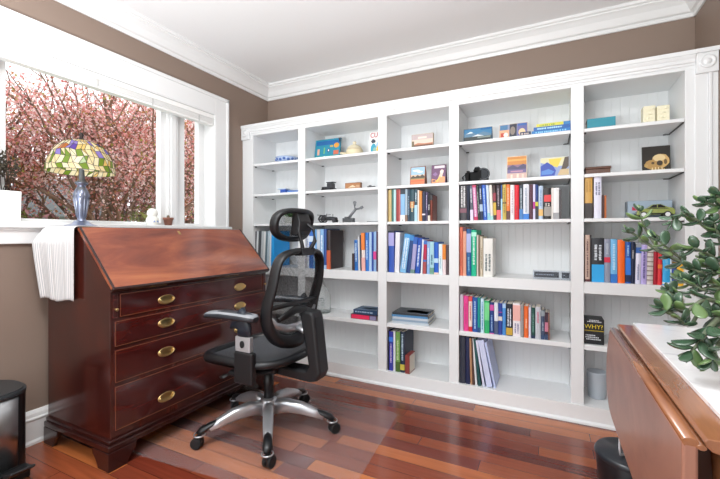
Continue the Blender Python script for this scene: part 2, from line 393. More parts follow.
  (-0.5090,-0.4882,0.230,0.000,'lavender grey book at the left end','c5b8c8',[],None),
  (-0.4857,-0.4569,0.223,0.000,'hot pink book','e0418f',[],(0.2, 0.8, 'c8307a')),
  (-0.4544,-0.4328,0.222,0.000,'white book with red lettering','ecd8d0',[(0.0, 0.14, 'cc2a33'), (0.86, 1, 'd84a4a')],(0.3, 0.8, 'c84848')),
  (-0.4303,-0.4009,0.218,0.000,'deep blue book with white lettering','1f529e',[],(0.1, 0.9, 'a9c8ea')),
  (-0.3997,-0.3839,0.218,0.000,'teal green book','16938c',[(0.0, 0.14, '1f4f80')],None),
  (-0.3809,-0.3610,0.214,0.000,'icy pale blue book with blue title','c5e4f0',[],(0.1, 0.9, '3f94c4')),
  (-0.3580,-0.3294,0.201,0.000,'bright green book','2fae6b',[(0.4, 0.95, '6fd48a')],None),
  (-0.3265,-0.3029,0.195,0.000,'navy book with pink top','1f3f80',[(0.74, 0.92, 'c94a9a'), (0.0, 0.03, 'c94a9a')],(0.1, 0.6, '8fb4e0')),
  (-0.3005,-0.2784,0.195,0.000,'white book with dark patterned foot','dfe6ee',[(0.0, 0.42, '4a5878')],None),
  (-0.2766,-0.2541,0.193,0.000,'indigo book with pale emblem','2b4496',[(0.45, 0.58, 'd8d0c8'), (0.7, 0.73, 'a84a9a')],None),
  (-0.2523,-0.2334,0.193,0.000,'cornflower blue book','4a8fd4',[(0.86, 1, 'a9c8ec')],None),
  (-0.2311,-0.1954,0.193,0.000,'wide black book with gold corner','1c2434',[(0.03, 0.25, 'c8a23a')],(0.3, 0.85, 'dfe6f0')),
  (-0.1926,-0.1513,0.199,0.000,'wide white book with salmon pattern','ece6ea',[(0.48, 0.95, 'eab0a8')],(0.1, 0.4, '8a84a4')),
  (-0.1496,-0.1336,0.193,0.000,'plain grey book','9a9a9a',[],None),
  (-0.1314,-0.1074,0.187,0.000,'orange book in the right half','e2672c',[],(0.3, 0.6, 'f0b89a')),
  (-0.1058,-0.0933,0.181,0.000,'lavender white slim book','e0dcf0',[],None),
  (-0.0917,-0.0717,0.182,0.000,'dark green book','1f4c44',[(0.0, 0.1, '1f2f50')],(0.2, 0.8, '6f9a90')),
  (-0.0696,-0.0419,0.188,0.000,'pale grey book with pink lettering','c0c4cc',[],(0.5, 0.85, 'c87a90')),
  (-0.0398,-0.0208,0.170,0.000,'slate blue book near the right end','44506a',[(0.8, 1, '8a949c'), (0.0, 0.15, '2f4a70')],(0.3, 0.6, 'aab4c4')),
  (-0.0192,-0.0030,0.160,0.000,'dark plum book with pink patch','463240',[(0.3, 0.64, 'c87a92'), (0.0, 0.2, '33486a')],None),
  (-0.0019,0.0054,0.158,0.000,'thin brown book at the right end','7a4a38',[],None),
 ]),
 ("on the fourth bay's bottom shelf", 'binders and folders on the bottom shelf of the fourth bay', 0.100, 2.465, [
  (-0.5090,-0.4763,0.298,0.000,'tall slate grey binder at the left end','2e3240',[],None),
  (-0.4738,-0.4476,0.299,0.000,'tall navy binder','1b2448',[],None),
  (-0.4439,-0.4316,0.292,-0.025,'tan thin folder','b58a68',[],None),
  (-0.4291,-0.4180,0.294,-0.042,'dark brown thin folder','4f342c',[],None),
  (-0.4131,-0.4021,0.293,-0.075,'white thin folder','d8d8da',[],None),
  (-0.3961,-0.3791,0.292,-0.104,'dark teal leaning folder','1f5052',[],None),
 ]),
 ("on the model car's shelf", 'books on the shelf with the model car', 1.140, 2.470, [
  (0.1813,0.2188,0.237,0.000,'tall tan book with a portrait and black foot','d2a557',[(0.0, 0.36, '3d3635')],(0.62, 0.9, 'b88a40')),
  (0.2265,0.2614,0.234,0.000,'tall white book','dedeee',[],(0.55, 0.85, '5a6080')),
  (0.2628,0.2745,0.129,0.000,'short dark maroon book','43241f',[],None),
  (0.2759,0.2847,0.126,0.000,'short orange brown book','b5622f',[],None),
 ]),
 ('in the row above the drop-leaf table', 'books in the row above the drop-leaf table', 0.787, 2.468, [
  (0.1831,0.2062,0.261,0.000,'beige book with dark lettering at the left end','d0b4a4',[(0.0, 0.05, '5a2a30')],(0.1, 0.9, '6a4a48')),
  (0.2077,0.2139,0.261,0.000,'thin black book','2a2228',[],None),
  (0.2158,0.2733,0.243,0.000,'thick black book with cyan lower half','23262e',[(0.0, 0.4, '2ba4e4')],(0.5, 0.85, 'dfe6ee')),
  (0.2747,0.3020,0.239,0.000,'grey book with red band','8d94a8',[(0.46, 0.58, 'd0304c')],(0.65, 0.9, 'b8c0cc')),
  (0.3039,0.3340,0.238,0.000,'light blue book with dark blue foot','6fb4e2',[(0.0, 0.2, '2f74c4')],(0.3, 0.9, 'c4e2f6')),
  (0.3359,0.3683,0.234,0.000,'orange book with plain spine','f0681a',[],None),
  (0.3710,0.3941,0.229,0.000,'blue book with dark foot','1f58ae',[(0.2, 0.6, '2f78d8'), (0.04, 0.2, '1a2a50')],(0.65, 0.9, '9ac4e8')),
  (0.3958,0.4126,0.224,0.000,'dark navy book','1b2440',[],(0.6, 0.8, 'b8b8b8')),
  (0.4143,0.4370,0.216,0.020,'pale lavender book with blue band','dcdcee',[(0.76, 0.9, '2f62ae'), (0.9, 1, '8a9098')],(0.1, 0.5, '8a90b0')),
  (0.4387,0.4629,0.208,0.017,'lilac book with dark lettering','b5a7dc',[],(0.15, 0.9, '564a86')),
  (0.4646,0.4902,0.203,0.017,'checked white notebook','cfc8c4',[(0.1, 0.13, '8a7a74'), (0.22, 0.25, '8a7a74'), (0.34, 0.37, '8a7a74'), (0.46, 0.49, '8a7a74'), (0.58, 0.61, '8a7a74'), (0.7, 0.73, '8a7a74'), (0.82, 0.85, '8a7a74')],None),
  (0.4919,0.5079,0.172,0.020,'dark red book','a8122c',[],None),
  (0.5096,0.5280,0.172,0.015,'scarlet book with orange mark','d83038',[(0.5, 0.62, 'e88030')],None),
  (0.5305,0.5611,0.188,0.013,'cyan blue book','32a6e0',[(0.03, 0.08, 'e6f0f6')],(0.4, 0.9, '7cc6ea')),
  (0.5627,0.5685,0.178,0.000,'thin white book','d6e4ea',[],None),
  (0.5697,0.5880,0.112,0.015,'short navy blue book','1a3c9a',[],None),
  (0.5896,0.6160,0.118,0.018,'short yellow and orange book','eab42a',[(0.2, 0.45, 'e07a2a'), (0.5, 0.62, 'b8c0b0')],None),
 ]),
]

# ------------------------------------------------------------------ materials in use
M_wall = mat('taupe_wall_paint', '877569', .6, bump=.05, bscale=300)
M_ceil = mat('white_ceiling_paint', 'ecedee', .7)
M_trim = mat('white_trim_paint', 'e6e7e7', .32)
M_case = mat('white_bookcase_paint', 'e4e6e7', .35)
M_black = mat('black_plastic', '111215', .45, bump=.04, bscale=700)
M_blackm = mat('black_satin', '101114', .35)
M_rubber = mat('black_rubber', '0c0d10', .6)
M_silver = mat('silver_painted_metal', 'c3c5c9', .28, metal=.75)
M_steel = mat('brushed_steel', 'a9abad', .3, metal=1.)
M_brass = mat('aged_brass', 'd0b47c', .3, metal=1.)
M_paper = mat('book_pages', 'e4ddcf', .8, noise=.06, nscale=(300, 300, 300))
M_glass = glass_mat('window_glass')
M_floor = floor_mat()
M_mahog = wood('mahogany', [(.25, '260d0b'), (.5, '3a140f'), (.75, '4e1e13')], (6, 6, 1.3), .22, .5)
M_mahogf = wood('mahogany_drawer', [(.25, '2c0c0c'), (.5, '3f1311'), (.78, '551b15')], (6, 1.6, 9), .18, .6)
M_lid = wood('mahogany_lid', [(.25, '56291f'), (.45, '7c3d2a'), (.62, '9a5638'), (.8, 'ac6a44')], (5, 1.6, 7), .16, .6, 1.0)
M_mdark = mat('dark_mahogany_edge', '2a0e0c', .25, coat=.4)
M_inlay = mat('pale_inlay', '8a5a38', .4)
M_tablew = wood('walnut_table', [(.2, '7a5245'), (.5, '8d6151'), (.8, '9c6f5c')], (14, 3, 5), .4, .12)
M_tabled = wood('walnut_table_edge', [(.2, '6b412c'), (.5, '855436'), (.8, '9a6440')], (14, 3, 14), .25, .45)

# ------------------------------------------------------------------ room shell
struct('floor', MB().box(XL-.15, XR+.15, REAR, YB+.15, -.05, 0), M_floor)
struct('ceiling', MB().box(XL-.15, XR+.15, REAR, YB+.15, CEIL, CEIL+.06), M_ceil)
struct('wall_back', MB().box(XL-.15, XR+.15, YB, YB+.12, 0, CEIL), M_wall)
struct('wall_right', MB().box(XR, XR+.12, REAR, YB, 0, CEIL), M_wall)
WY0, WY1, WZ0, WZ1 = .80, 2.139, 1.06, 1.99          # window opening in the left wall
wl = MB()
wl.box(XL-.15, XL, REAR, WY0, 0, CEIL).box(XL-.15, XL, WY1, YB, 0, CEIL)
wl.box(XL-.15, XL, WY0, WY1, 0, WZ0).box(XL-.15, XL, WY0, WY1, WZ1, CEIL)
struct('wall_left', wl, M_wall)
CR = [(0, 2.285), (.010, 2.285), (.016, 2.297), (.016, 2.303), (.030, 2.309), (.038, 2.322), (.052, 2.345), (.074, 2.365), (.086, 2.372), (.086, 2.38), (.098, 2.384), (.098, 2.4), (0, 2.4)]
struct('trim_1', MB().prism([(YB-d, z) for d, z in CR], XL, XR, 'x'), M_trim)
struct('trim_2', MB().prism([(XL+d, z) for d, z in CR], REAR, YB, 'y'), M_trim)
struct('trim_3', MB().prism([(XR-d, z) for d, z in CR], REAR, YB, 'y'), M_trim)
BBp = [(0, 0), (.03, 0), (.03, .012), (.022, .022), (.022, .115), (.027, .122), (.027, .128), (.02, .134), (.017, .15), (.008, .163), (0, .165)]
struct('baseboard_left', MB().prism([(XL+d, z) for d, z in BBp], REAR, YF+.02, 'y'), M_trim)
struct('baseboard_right', MB().prism([(XR-d, z) for d, z in BBp], REAR, YF+.02, 'y'), M_trim)

# ------------------------------------------------------------------ window_1
win = bpy.data.objects.new('window_1', None); C.objects.link(win); win['kind'] = 'structure'
cx = XL+.02
m = MB()
m.box(XL, cx, WY1, WY1+.128, 1.105, 2.128).box(XL, cx, WY0-.13, WY0, 1.105, 2.128).box(XL, cx, WY0, WY1, 1.985, 2.128)
m.box(XL, cx+.008, WY1+.108, WY1+.128, 1.105, 2.128).box(XL, cx+.008, WY0-.13, WY1+.128, 2.106, 2.128)
build('casing', m, M_trim, win, bevel=.004)
build('window_stool', MB().box(-2.46, -2.283, WY0-.15, WY1+.142, 1.082, 1.112), M_trim, win, bevel=.006)
build('apron', MB().box(XL, XL+.022, WY0-.13, WY1+.128, 1.005, 1.083).box(XL, XL+.03, WY0-.13, WY1+.128, 1.068, 1.083), M_trim, win, bevel=.004)
build('jamb', MB().box(-2.478, XL+.0195, WY1-.006, WY1-.0005, 1.11, 1.984).box(-2.478, XL+.0195, WY0+.0005, WY0+.006, 1.11, 1.984).box(-2.478, XL+.0195, WY0+.006, WY1-.006, 1.978, 1.9845), M_trim, win)
XF = -2.42
def sash(y0, y1, l, r, bot, top, x=XF, d=.05):
    f = MB()
    f.box(x-d, x, y0, y0+l, 1.11, 1.985).box(x-d, x, y1-r, y1, 1.11, 1.985)
    f.box(x-d, x, y0+l, y1-r, 1.11, 1.11+bot).box(x-d, x, y0+l, y1-r, 1.985-top, 1.985)
    q = build('window_frame', f, M_trim, win, bevel=.003)
    build('pane', MB().box(x-d*.6, x-d*.6+.004, y0+l-.006, y1-r+.006, 1.11+bot-.006, 1.985-top+.006), M_glass, q)
sash(WY0+.006, 1.80, .10, .052, .024, .03)
sash(1.86, WY1-.006, .093, .05, .024, .03, XF-.015)
build('mullion', MB().box(XF-.07, XF+.022, 1.79, 1.869, 1.11, 1.985).box(XF-.07, XF+.03, 1.81, 1.85, 1.11, 1.985), M_trim, win, bevel=.003)

# blind, drawn right up
bl = thing('window_blind', (-2.36, 1.47, 1.99), 'white slatted blind drawn up to the top of the window', 'blind')
M_bl = mat('blind_white', 'eeeeec', .4)
build('headrail', MB().box(-2.372, -2.322, WY0+.01, WY1-.008, 1.944, 1.977), M_bl, bl, bevel=.003)
s = MB()
for k in range(9):
    z = 1.911+k*.0036
    s.box(-2.372, -2.326, WY0+.014, WY1-.012, z, z+.0024)
build('slat_stack', s, M_bl, bl)
build('bottom_rail', MB().box(-2.374, -2.324, WY0+.014, WY1-.012, 1.894, 1.909), M_bl, bl, bevel=.003)
for y in (.98, 1.28, 1.62, 1.99):
    build('ladder_tape', MB().box(-2.3235, -2.3222, y-.005, y+.005, 1.896, 1.944), mat('tape_grey', 'c8c8c6', .7), bl)

# ------------------------------------------------------------------ built-in bookcase
bc = thing('bookcase', (-.79, YF, 0), 'white built-in bookcase with five bays filling the back wall', 'bookcase')
SH = {'F': .10, 'E': .436, 'D': .787, 'C': 1.14, 'B': 1.388, 'A': 1.641}
BAY = [(-2.216, -1.759), (-1.693, -1.075), (-1.010, -.575), (-.513, .113), (.176, .617)]
ZT = 1.879
bk = MB()
y0 = YB-.022
x = -2.31; 
poly = [(-2.32, YB-.005)]
while x < .74:
    poly += [(x, y0), (x+.0425, y0), (x+.04375, y0+.0018)]; x += .045
poly += [(.74, y0), (.74, YB-.005)]
bk.prism(poly, .06, ZT+.01, 'z')
build('back_panel', bk, M_case, bc)
for i, (xa, xb) in enumerate(zip([-2.333]+[b for a, b in BAY], [a for a, b in BAY]+[.744])):
    nm = 'stile' if i in (0, 5) else 'divider'
    d = MB().box(xa, xb, YF, YF+.02, .10, ZT)
    if i in (0, 5):
        d.box(xb-.02 if i == 0 else xa, xb if i == 0 else xa+.02, YF+.02, y0+.004, .06, ZT+.01)
    else:
        d.box(xa+.003, xb-.003, YF+.02, y0+.004, .06, ZT+.01)
    build(nm, d, M_case, bc, bevel=.0015)
for (a, b) in BAY:
    for k, z in SH.items():
        if k == 'F':
            build('bottom_shelf', MB().box(a-.01, b+.01, YF+.0205, y0+.004, .06, z), M_case, bc)
        elif k == 'D':
            build('fixed_shelf', MB().box(a+.0005, b-.0005, YF, YF+.02, .723, z).box(a-.002, b+.002, YF+.02, y0+.004, z-.03, z), M_case, bc, bevel=.0015)
        else:
            t = .028 if k == 'E' else .019
            build('shelf', MB().box(a+.001, b-.001, YF+.004, y0+.003, z-t, z), M_case, bc, bevel=.002)
build('top_rail', MB().box(-2.333, .744, YF, YF+.02, ZT, 1.965).box(-2.333, .744, YF+.02, YB, ZT, ZT+.02), M_case, bc, bevel=.0015)
cp = [(YF, 1.898), (YF-.006, 1.898), (YF-.006, 1.908), (YF-.012, 1.913), (YF-.012, 1.928), (YF-.018, 1.936), (YF-.022, 1.946), (YF-.026, 1.948), (YF-.026, 1.968), (YB, 1.968), (YB, 1.95), (YF, 1.95)]
build('cornice', MB().prism(cp, -2.331, .655, 'x').box(.655, .744, YF-.028, YB, 1.948, 1.968), M_case, bc)
build('base_board', MB().box(-2.333, .744, YF-.008, YF+.02, 0, .10).prism([(YF-.008, 0), (YF-.022, 0), (YF-.020, .012), (YF-.012, .018), (YF-.008, .02)], -2.333, .744, 'x'), M_case, bc, bevel=.0015)
build('casing_strip', MB().box(.655, .706, YF-.006, YF, .10, 1.85).box(.706, .719, YF-.014, YF, .10, 1.85).box(.719, .744, YF-.006, YF, .10, 1.85), M_case, bc, bevel=.002)
for x0, x1 in ((-2.331, -2.245), (.657, .742)):
    r = build('rosette_block', MB().box(x0, x1, YF-.020, YF, 1.848, 1.948), M_case, bc, bevel=.003)
    xm = (x0+x1)/2
    q = MB()
    prof = [(.033, 0), (.033, .004), (.027, .007), (.022, .003), (.014, .003), (.011, .008), (.0, .009)]
    q.lathe(prof, (0, 0, 0), 28, cap=False)
    q.v = [(p[0]+xm, YF-.020-p[2], p[1]+1.902) for p in q.v]
    build('rosette', q, M_case, r)
M_pin = mat('dark_metal_bracket', '3a3a3c', .4, metal=.6)
for i, (a, b) in enumerate(BAY):
    for k in ('A', 'B', 'C', 'E'):
        z = SH[k]-(.028 if k == 'E' else .019)
        for side in (0, 1):
            if i < 3 and side == 1 or (i == 4 and side == 0 and k in 'BC'): continue
            if k in ('A', 'B') and i >= 3 and side == 1:
                # black wire shelf support along the end of the shelf
                w = MB().prism([(b-.001, YF+.012), (b-.001, y0-.028), (b-.03, y0-.028), (b-.03, y0-.034), (b-.007, y0-.034), (b-.007, YF+.012)], z-.005, z-.0005, 'z')
                build('shelf_bracket', w, M_pin, bc)
            else:
                xx = a+.001 if side == 0 else b-.012
                build('shelf_peg', MB().box(xx, xx+.012, YF+.02, YF+.032, z-.007, z-.0005), M_pin, bc); build('shelf_peg', MB().box(xx, xx+.018, y0-.06, y0-.05, z-.006, z-.0005), M_pin, bc)

# ------------------------------------------------------------------ books
def make_book(x0, x1, z, ys, h, lean, desc, phrase, group, col, bands, title):
    w = x1-x0
    dpt = max(.12, min(.205, h*.68)) if h > .15 else .115
    if 'binder' in desc or 'folder' in desc: dpt = .21
    cov = .0022 if w > .008 else w*.25
    hard = 0
    t = MB()
    M = Matrix.Rotation(lean, 3, 'Y') if lean else None
    piv = Vector((x1 if lean > 0 else x0, ys, z))
    def bx(mb, a, b, c, d, e, f, mi=0):
        v = [Vector((xx, yy, zz)) for zz in (e, f) for yy in (c, d) for xx in (a, b)]
        if M: v = [M @ (p-piv)+piv for p in v]
        mb.add(v, [(0, 2, 3, 1), (4, 5, 7, 6), (0, 1, 5, 4), (2, 6, 7, 3), (0, 4, 6, 2), (1, 3, 7, 5)], mi)
    zb = z+.0005
    # cover: spine and two boards; the spine is slightly rounded when wide enough
    if w > .012:
        n = 6; out = []
        for k in range(n+1):
            u = k/n; out.append((x0+w*u, ys-.0035*math.sin(PI*u)))
        poly = out+[(x1, ys+dpt), (x1-cov, ys+dpt), (x1-cov, ys+.003), (x0+cov, ys+.003), (x0+cov, ys+dpt), (x0, ys+dpt)]
        v = [Vector((p[0], p[1], e)) for e in (zb, zb+h) for p in poly]
        if M: v = [M @ (p-piv)+piv for p in v]
        k = len(poly)
        t.add(v, [tuple(range(k))[::-1], tuple(range(k, 2*k))]+[(i, (i+1) % k, k+(i+1) % k, k+i) for i in range(k)])
    else:
        bx(t, x0, x1, ys, ys+.003, zb, zb+h); bx(t, x0, x0+cov, ys+.003, ys+dpt, zb, zb+h); bx(t, x1-cov, x1, ys+.003, ys+dpt, zb, zb+h)
    if lean: # keep the lowest corner on the shelf
        dz = z+.0003-min(p[2] for p in t.v)
        t.v = [(p[0], p[1], p[2]+dz) for p in t.v]
    else: dz = 0
    nm = 'binder' if 'binder' in desc else 'folder' if 'folder' in desc else 'magazine' if 'magazine' in desc else 'notebook' if 'notebook' in desc else 'book'
    o = build(nm, t, hexmat(col), loc=((x0+x1)/2, ys+dpt/2, z))
    tag(o, desc+' '+phrase, nm, group)
    def child(name, mb, m):
        mb.v = [(p[0], p[1], p[2]+dz) for p in mb.v]; return build(name, mb, m, o)
    pg = MB(); bx(pg, x0+cov, x1-cov, ys+.003, ys+dpt-.004, zb+.002, zb+h-.003); child('pages', pg, M_paper)
    bulge = .0038 if w > .012 else .0004
    for f0, f1, c in bands:
        b = MB(); bx(b, x0-.0002, x1+.0002, ys-bulge, ys+.012, zb+h*f0, zb+h*f1); child('spine_band', b, hexmat(c))
    if title and w > .007:
        f0, f1, c = title; b = MB(); p = zb+h*f0; e = zb+h*f1
        lines = 2 if w > .034 else 1
        for li in range(lines):
            ca = x0+w*(.5 if lines == 1 else (.32, .68)[li]); hw = w*(.2 if lines == 1 else .12); p = zb+h*f0
            while p < e:
                ln = RNG.choice((.004, .006, .003, .005)); q = min(e, p+ln)
                bx(b, ca-hw*RNG.uniform(.7, 1), ca+hw*RNG.uniform(.7, 1), ys-bulge-.0005, ys-.0002 if w <= .012 else ys+.001, p, q)
                p = q+RNG.choice((.0014, .0016, .004))
        child('spine_title', b, hexmat(c))
    return o
for phrase, group, z, ys, rows in BOOKS:
    for (x0, x1, h, lean, desc, col, bands, title) in rows:
        make_book(x0, x1, z, ys, h, lean, desc, phrase, group, col, bands, title)

# ------------------------------------------------------------------ ornaments on the shelves
zA, zB, zC, zD, zE, zF = (SH[k]+.0006 for k in 'ABCDEF')
def H(h, r=.45): return hexmat(h, r)

def card(name, x0, x1, z, h, y, lean, label, cat, border, layers, group=None, t=.004, fold=False):
    """a small picture standing on a shelf; layers: list of (polygon in 0..1, colour)"""
    w = x1-x0; a = lean; ca, sa = math.cos(a), math.sin(a)
    def P(u, v, d): # local board coordinates -> world
        yy = -d; zz = v*h
        return (x0+u*w, y+yy*ca+zz*sa, z+zz*ca+d*sa+ (0 if a >= 0 else 0))
    def slab(mb, poly, d0, d1):
        n = len(poly); v = [P(u, q, d0) for u, q in poly]+[P(u, q, d1) for u, q in poly]
        mb.add(v, [tuple(range(n)), tuple(range(2*n-1, n-1, -1))]+[(i, (i+1) % n, n+(i+1) % n, n+i) for i in range(n)])
    m = MB(); slab(m, [(0, 0), (1, 0), (1, 1), (0, 1)], 0, t)
    if fold: # folded card: second leaf behind
        a2 = -a*1.0
        v = []
        top = P(0, 1, 0)
        yb = top[1]+ (top[2]-z)*math.tan(abs(a)+.12)
        m.add([(x0, top[1], top[2]), (x1, top[1], top[2]), (x1, yb, z), (x0, yb, z), (x0, top[1]+.001, top[2]), (x1, top[1]+.001, top[2]), (x1, yb+.001, z), (x0, yb+.001, z)],
              [(0, 1, 2, 3), (7, 6, 5, 4), (0, 4, 5, 1), (1, 5, 6, 2), (2, 6, 7, 3), (3, 7, 4, 0)])
    o = build(name, m, H(border), loc=(x0+w/2, y, z)); tag(o, label, cat, group)
    pm = MB(); mats = []; ix = {}
    for i, (poly, c) in enumerate(layers):
        if c not in ix: ix[c] = len(mats); mats.append(H(c))
        k = len(pm.f); slab(pm, poly, t, t+.0004+.00012*i); 
        for j in range(k, len(pm.f)): pm.mi[j] = ix[c]
    build('picture', pm, mats, o)
    return o
def rect(a, b, c, d): return [(a, c), (b, c), (b, d), (a, d)]
def blob(cx_, cy_, rx, ry, n=14, j=.0, ph=0):
    return [(cx_+rx*math.cos(2*PI*k/n+ph)*(1+j*math.sin(3*k)), cy_+ry*math.sin(2*PI*k/n+ph)*(1+j*math.cos(2*k))) for k in range(n)]

# leftmost bay
t = thing('bowl', (-1.985, 2.60, zA), 'blue and white patterned bowl on the top left shelf', 'bowl')
b = MB().lathe([(.045, 0), (.05, .004), (.088, .03), (.098, .058), (.095, .058), (.085, .032), (.0, .012)], (-1.985, 2.60, zA), 28, cap=False)
build('bowl_body', b, H('a9bcdd', .2), t)
q = MB()
for k in range(16):
    a = 2*PI*k/16; q.ball((-1.985+.086*math.cos(a), 2.60+.086*math.sin(a), zA+.034+.006*(k % 2)), (.014, .014, .011), 8, 5)
build('painted_motif', q, H('4a68a8', .2), t)
t = thing('small_box', (-1.985, 2.58, zB), 'small blue box with pale lid on the second shelf of the leftmost bay', 'box')
build('box_body', MB().box(-2.02, -1.965, 2.555, 2.61, zB, zB+.04), H('2a55b0'), t, bevel=.002)
build('lid', MB().box(-2.045, -1.96, 2.55, 2.615, zB+.041, zB+.05), H('c9d8e8'), t, bevel=.002)
tag(build('pen_case', MB().sweep([(-1.95, 2.56, zB+.016), (-1.94, 2.56, zB+.016), (-1.85, 2.57, zB+.014), (-1.80, 2.575, zB+.009)], [.007, .016, .014, .008], 10), H('5a83c8', .3), loc=(-1.88, 2.565, zB)),
    'slim blue case lying right of the small blue box', 'case')
t = thing('succulent', (-1.95, 2.60, zC), 'small green striped succulent in a pale pot above the headrest', 'plant')
build('pot', MB().lathe([(.04, 0), (.052, .05), (.055, .055), (.048, .055), (.045, .045), (0, .045)], (-1.95, 2.60, zC), 20, cap=False), H('c9cdc8'), t)
lv = MB(); lv2 = MB()
for k in range(34):
    a = k*2.4; r = .03+.06*(k % 7)/7; zz = .05+RNG.random()*.03
    pts = [(-1.95+.3*r*math.cos(a), 2.60+.3*r*math.sin(a), zC+zz), (-1.95+.8*r*math.cos(a), 2.60+.8*r*math.sin(a), zC+zz+.03), (-1.95+1.25*r*math.cos(a), 2.60+1.25*r*math.sin(a), zC+zz+.026)]
    (lv if k % 3 else lv2).sweep(pts, [(.008, .003), (.012, .003), (.001, .001)], 6)
build('leaves', lv, H('4f9a45', .35), t); build('leaves', lv2, H('d8e6d0', .4), t)['label'] = 'white variegated leaves'

# second bay
card('picture_book', -1.692, -1.46, zA, .172, 2.585, .16, 'teal illustrated picture book standing on the second bay top shelf', 'book', '1f7d95',
     [(rect(.01, .99, .02, .99), '2587a0'), (rect(.05, .95, .72, .92), '1d62a0'), (rect(.02, .98, .02, .2), '3fa39a'), (rect(.1, .19, .25, .55), 'd9a68c'), (rect(.35, .4, .3, .6), '6fb070'),
      (blob(.55, .45, .05, .09), '203a78'), (blob(.55, .45, .025, .05), 'e8e8e8'), (rect(.75, .95, .22, .42), 'c86a50'), (blob(.85, .66, .1, .12), 'e09a3c'), (rect(.6, .72, .6, .68), 'c8a860'), (blob(.4, .12, .07, .06), 'e0e6ea'), ([(.9, 1), (.99, .7), (.99, 1)], '3a3a44')], t=.012)
t = thing('pottery_jar', (-1.345, 2.60, zA), 'sand coloured domed pottery jar right of the teal picture book', 'jar')
build('jar_body', MB().lathe([(.05, 0), (.066, .008), (.068, .05), (.060, .066), (0, .066)], (-1.34, 2.60, zA), 24, cap=False), mat('sand_clay', 'dccfae', .7), t)
build('lid', MB().lathe([(.060, .067), (.052, .082), (.028, .097), (.012, .103), (.012, .112), (.016, .118), (.010, .126), (0, .128)], (-1.34, 2.60, zA), 24, cap=False), mat('sand_clay_lid', 'e0d6ba', .7), t)
build('spout', MB().sweep([(-1.40, 2.59, zA+.03), (-1.43, 2.585, zA+.04), (-1.455, 2.58, zA+.045)], [.016, .011, .009], 8), mat('sand_clay', 'dccfae', .7), t)
o = card('picture_book', -1.189, -1.078, zA, .165, 2.545, .12, 'white picture book with red letters beside the second bay divider', 'book', 'f0f0ee',
     [(blob(.32, .24, .2, .24), '3a9ab4'), (blob(.42, .16, .12, .14), '8ab0a0'), (blob(.72, .36, .22, .2), '9ab8d8'), (blob(.74, .2, .2, .2), 'e8b43a'), (blob(.74, .2, .1, .1), 'd89a2a'), (blob(.3, .58, .16, .1, 10, .2), '3a4450')], t=.010)
tx = text('title', 'CUR', .052, (-1.178, 2.538, zA+.122), H('b8253a'), o, rot=(PI/2-.12, 0, 0), sx=.82)
def wheel(mb, c, r, w, axis='y'):
    pts = [(c[0], c[1]-w/2, c[2]), (c[0], c[1]+w/2, c[2])]
    mb.sweep(pts, (r, r), 16)
Mt = mat('gunmetal', '3a3c40', .35, metal=.6); Mp = mat('pewter', '8d9094', .35, metal=.8)
t = thing('model_truck', (-1.555, 2.58, zB), 'dark metal model truck on the second bay second shelf', 'model')
build('chassis', MB().box(-1.61, -1.50, 2.56, 2.60, zB+.016, zB+.026).box(-1.615, -1.57, 2.562, 2.598, zB+.026, zB+.040), Mt, t, bevel=.002)
build('cab', MB().box(-1.565, -1.515, 2.558, 2.602, zB+.026, zB+.066).box(-1.57, -1.505, 2.555, 2.605, zB+.070, zB+.076).box(-1.56, -1.555, 2.56, 2.565, zB+.06, zB+.07).box(-1.52, -1.515, 2.56, 2.565, zB+.06, zB+.07), Mt, t, bevel=.002)
for xx in (-1.597, -1.522):
    for yy in (2.556, 2.604):
        w = MB(); wheel(w, (xx, yy, zB+.0155), .015, .010); build('wheel', w, M_rubber, t)
t = thing('photo_block', (-1.33, 2.56, zB), 'small brown wooden picture block right of the model truck', 'picture')
build('block', MB().box(-1.397, -1.262, 2.55, 2.575, zB, zB+.056), H('7a5234', .5), t, bevel=.003)
pm = MB().box(-1.392, -1.267, 2.5485, 2.55, zB+.004, zB+.052).prism([(-1.37, zB+.02), (-1.33, zB+.038), (-1.30, zB+.02)], 2.5478, 2.5486, 'y', 1).box(-1.30, -1.272, 2.5476, 2.5486, zB+.018, zB+.036, 2)
build('picture', pm, [H('a8754c'), H('dcc8a8'), H('c09a78')], t)
t = thing('model_ship', (-1.178, 2.56, zB), 'flat grey metal model lying near the second bay divider', 'model')
build('hull', MB().prism([(-1.228, zB+.012), (-1.215, zB), (-1.14, zB), (-1.125, zB+.014)], 2.55, 2.575, 'y'), Mp, t, bevel=.002)
build('deck', MB().box(-1.21, -1.15, 2.554, 2.571, zB+.0145, zB+.022).box(-1.20, -1.18, 2.557, 2.568, zB+.022, zB+.029), mat('dark_pewter', '5a5d60', .4, metal=.7), t, bevel=.001)
t = thing('model_tractor', (-1.56, 2.56, zC), 'dark metal model tractor on the shelf above the brown book', 'model')
b = MB().sweep([(-1.60, 2.56, zC+.036), (-1.535, 2.56, zC+.036), (-1.475, 2.56, zC+.032)], [.016, .016, .013], 10)
b.box(-1.64, -1.60, 2.545, 2.575, zC+.028, zC+.036); build('engine_body', b, Mt, t)
f = MB().sweep([(-1.655, 2.56, zC+.066), (-1.60, 2.56, zC+.062), (-1.53, 2.56, zC+.066)], .0025, 6).sweep([(-1.57, 2.56, zC+.05), (-1.565, 2.56, zC+.075)], .003, 6).sweep([(-1.51, 2.56, zC+.045), (-1.51, 2.56, zC+.07)], .003, 6)
build('exhaust', f, Mt, t)
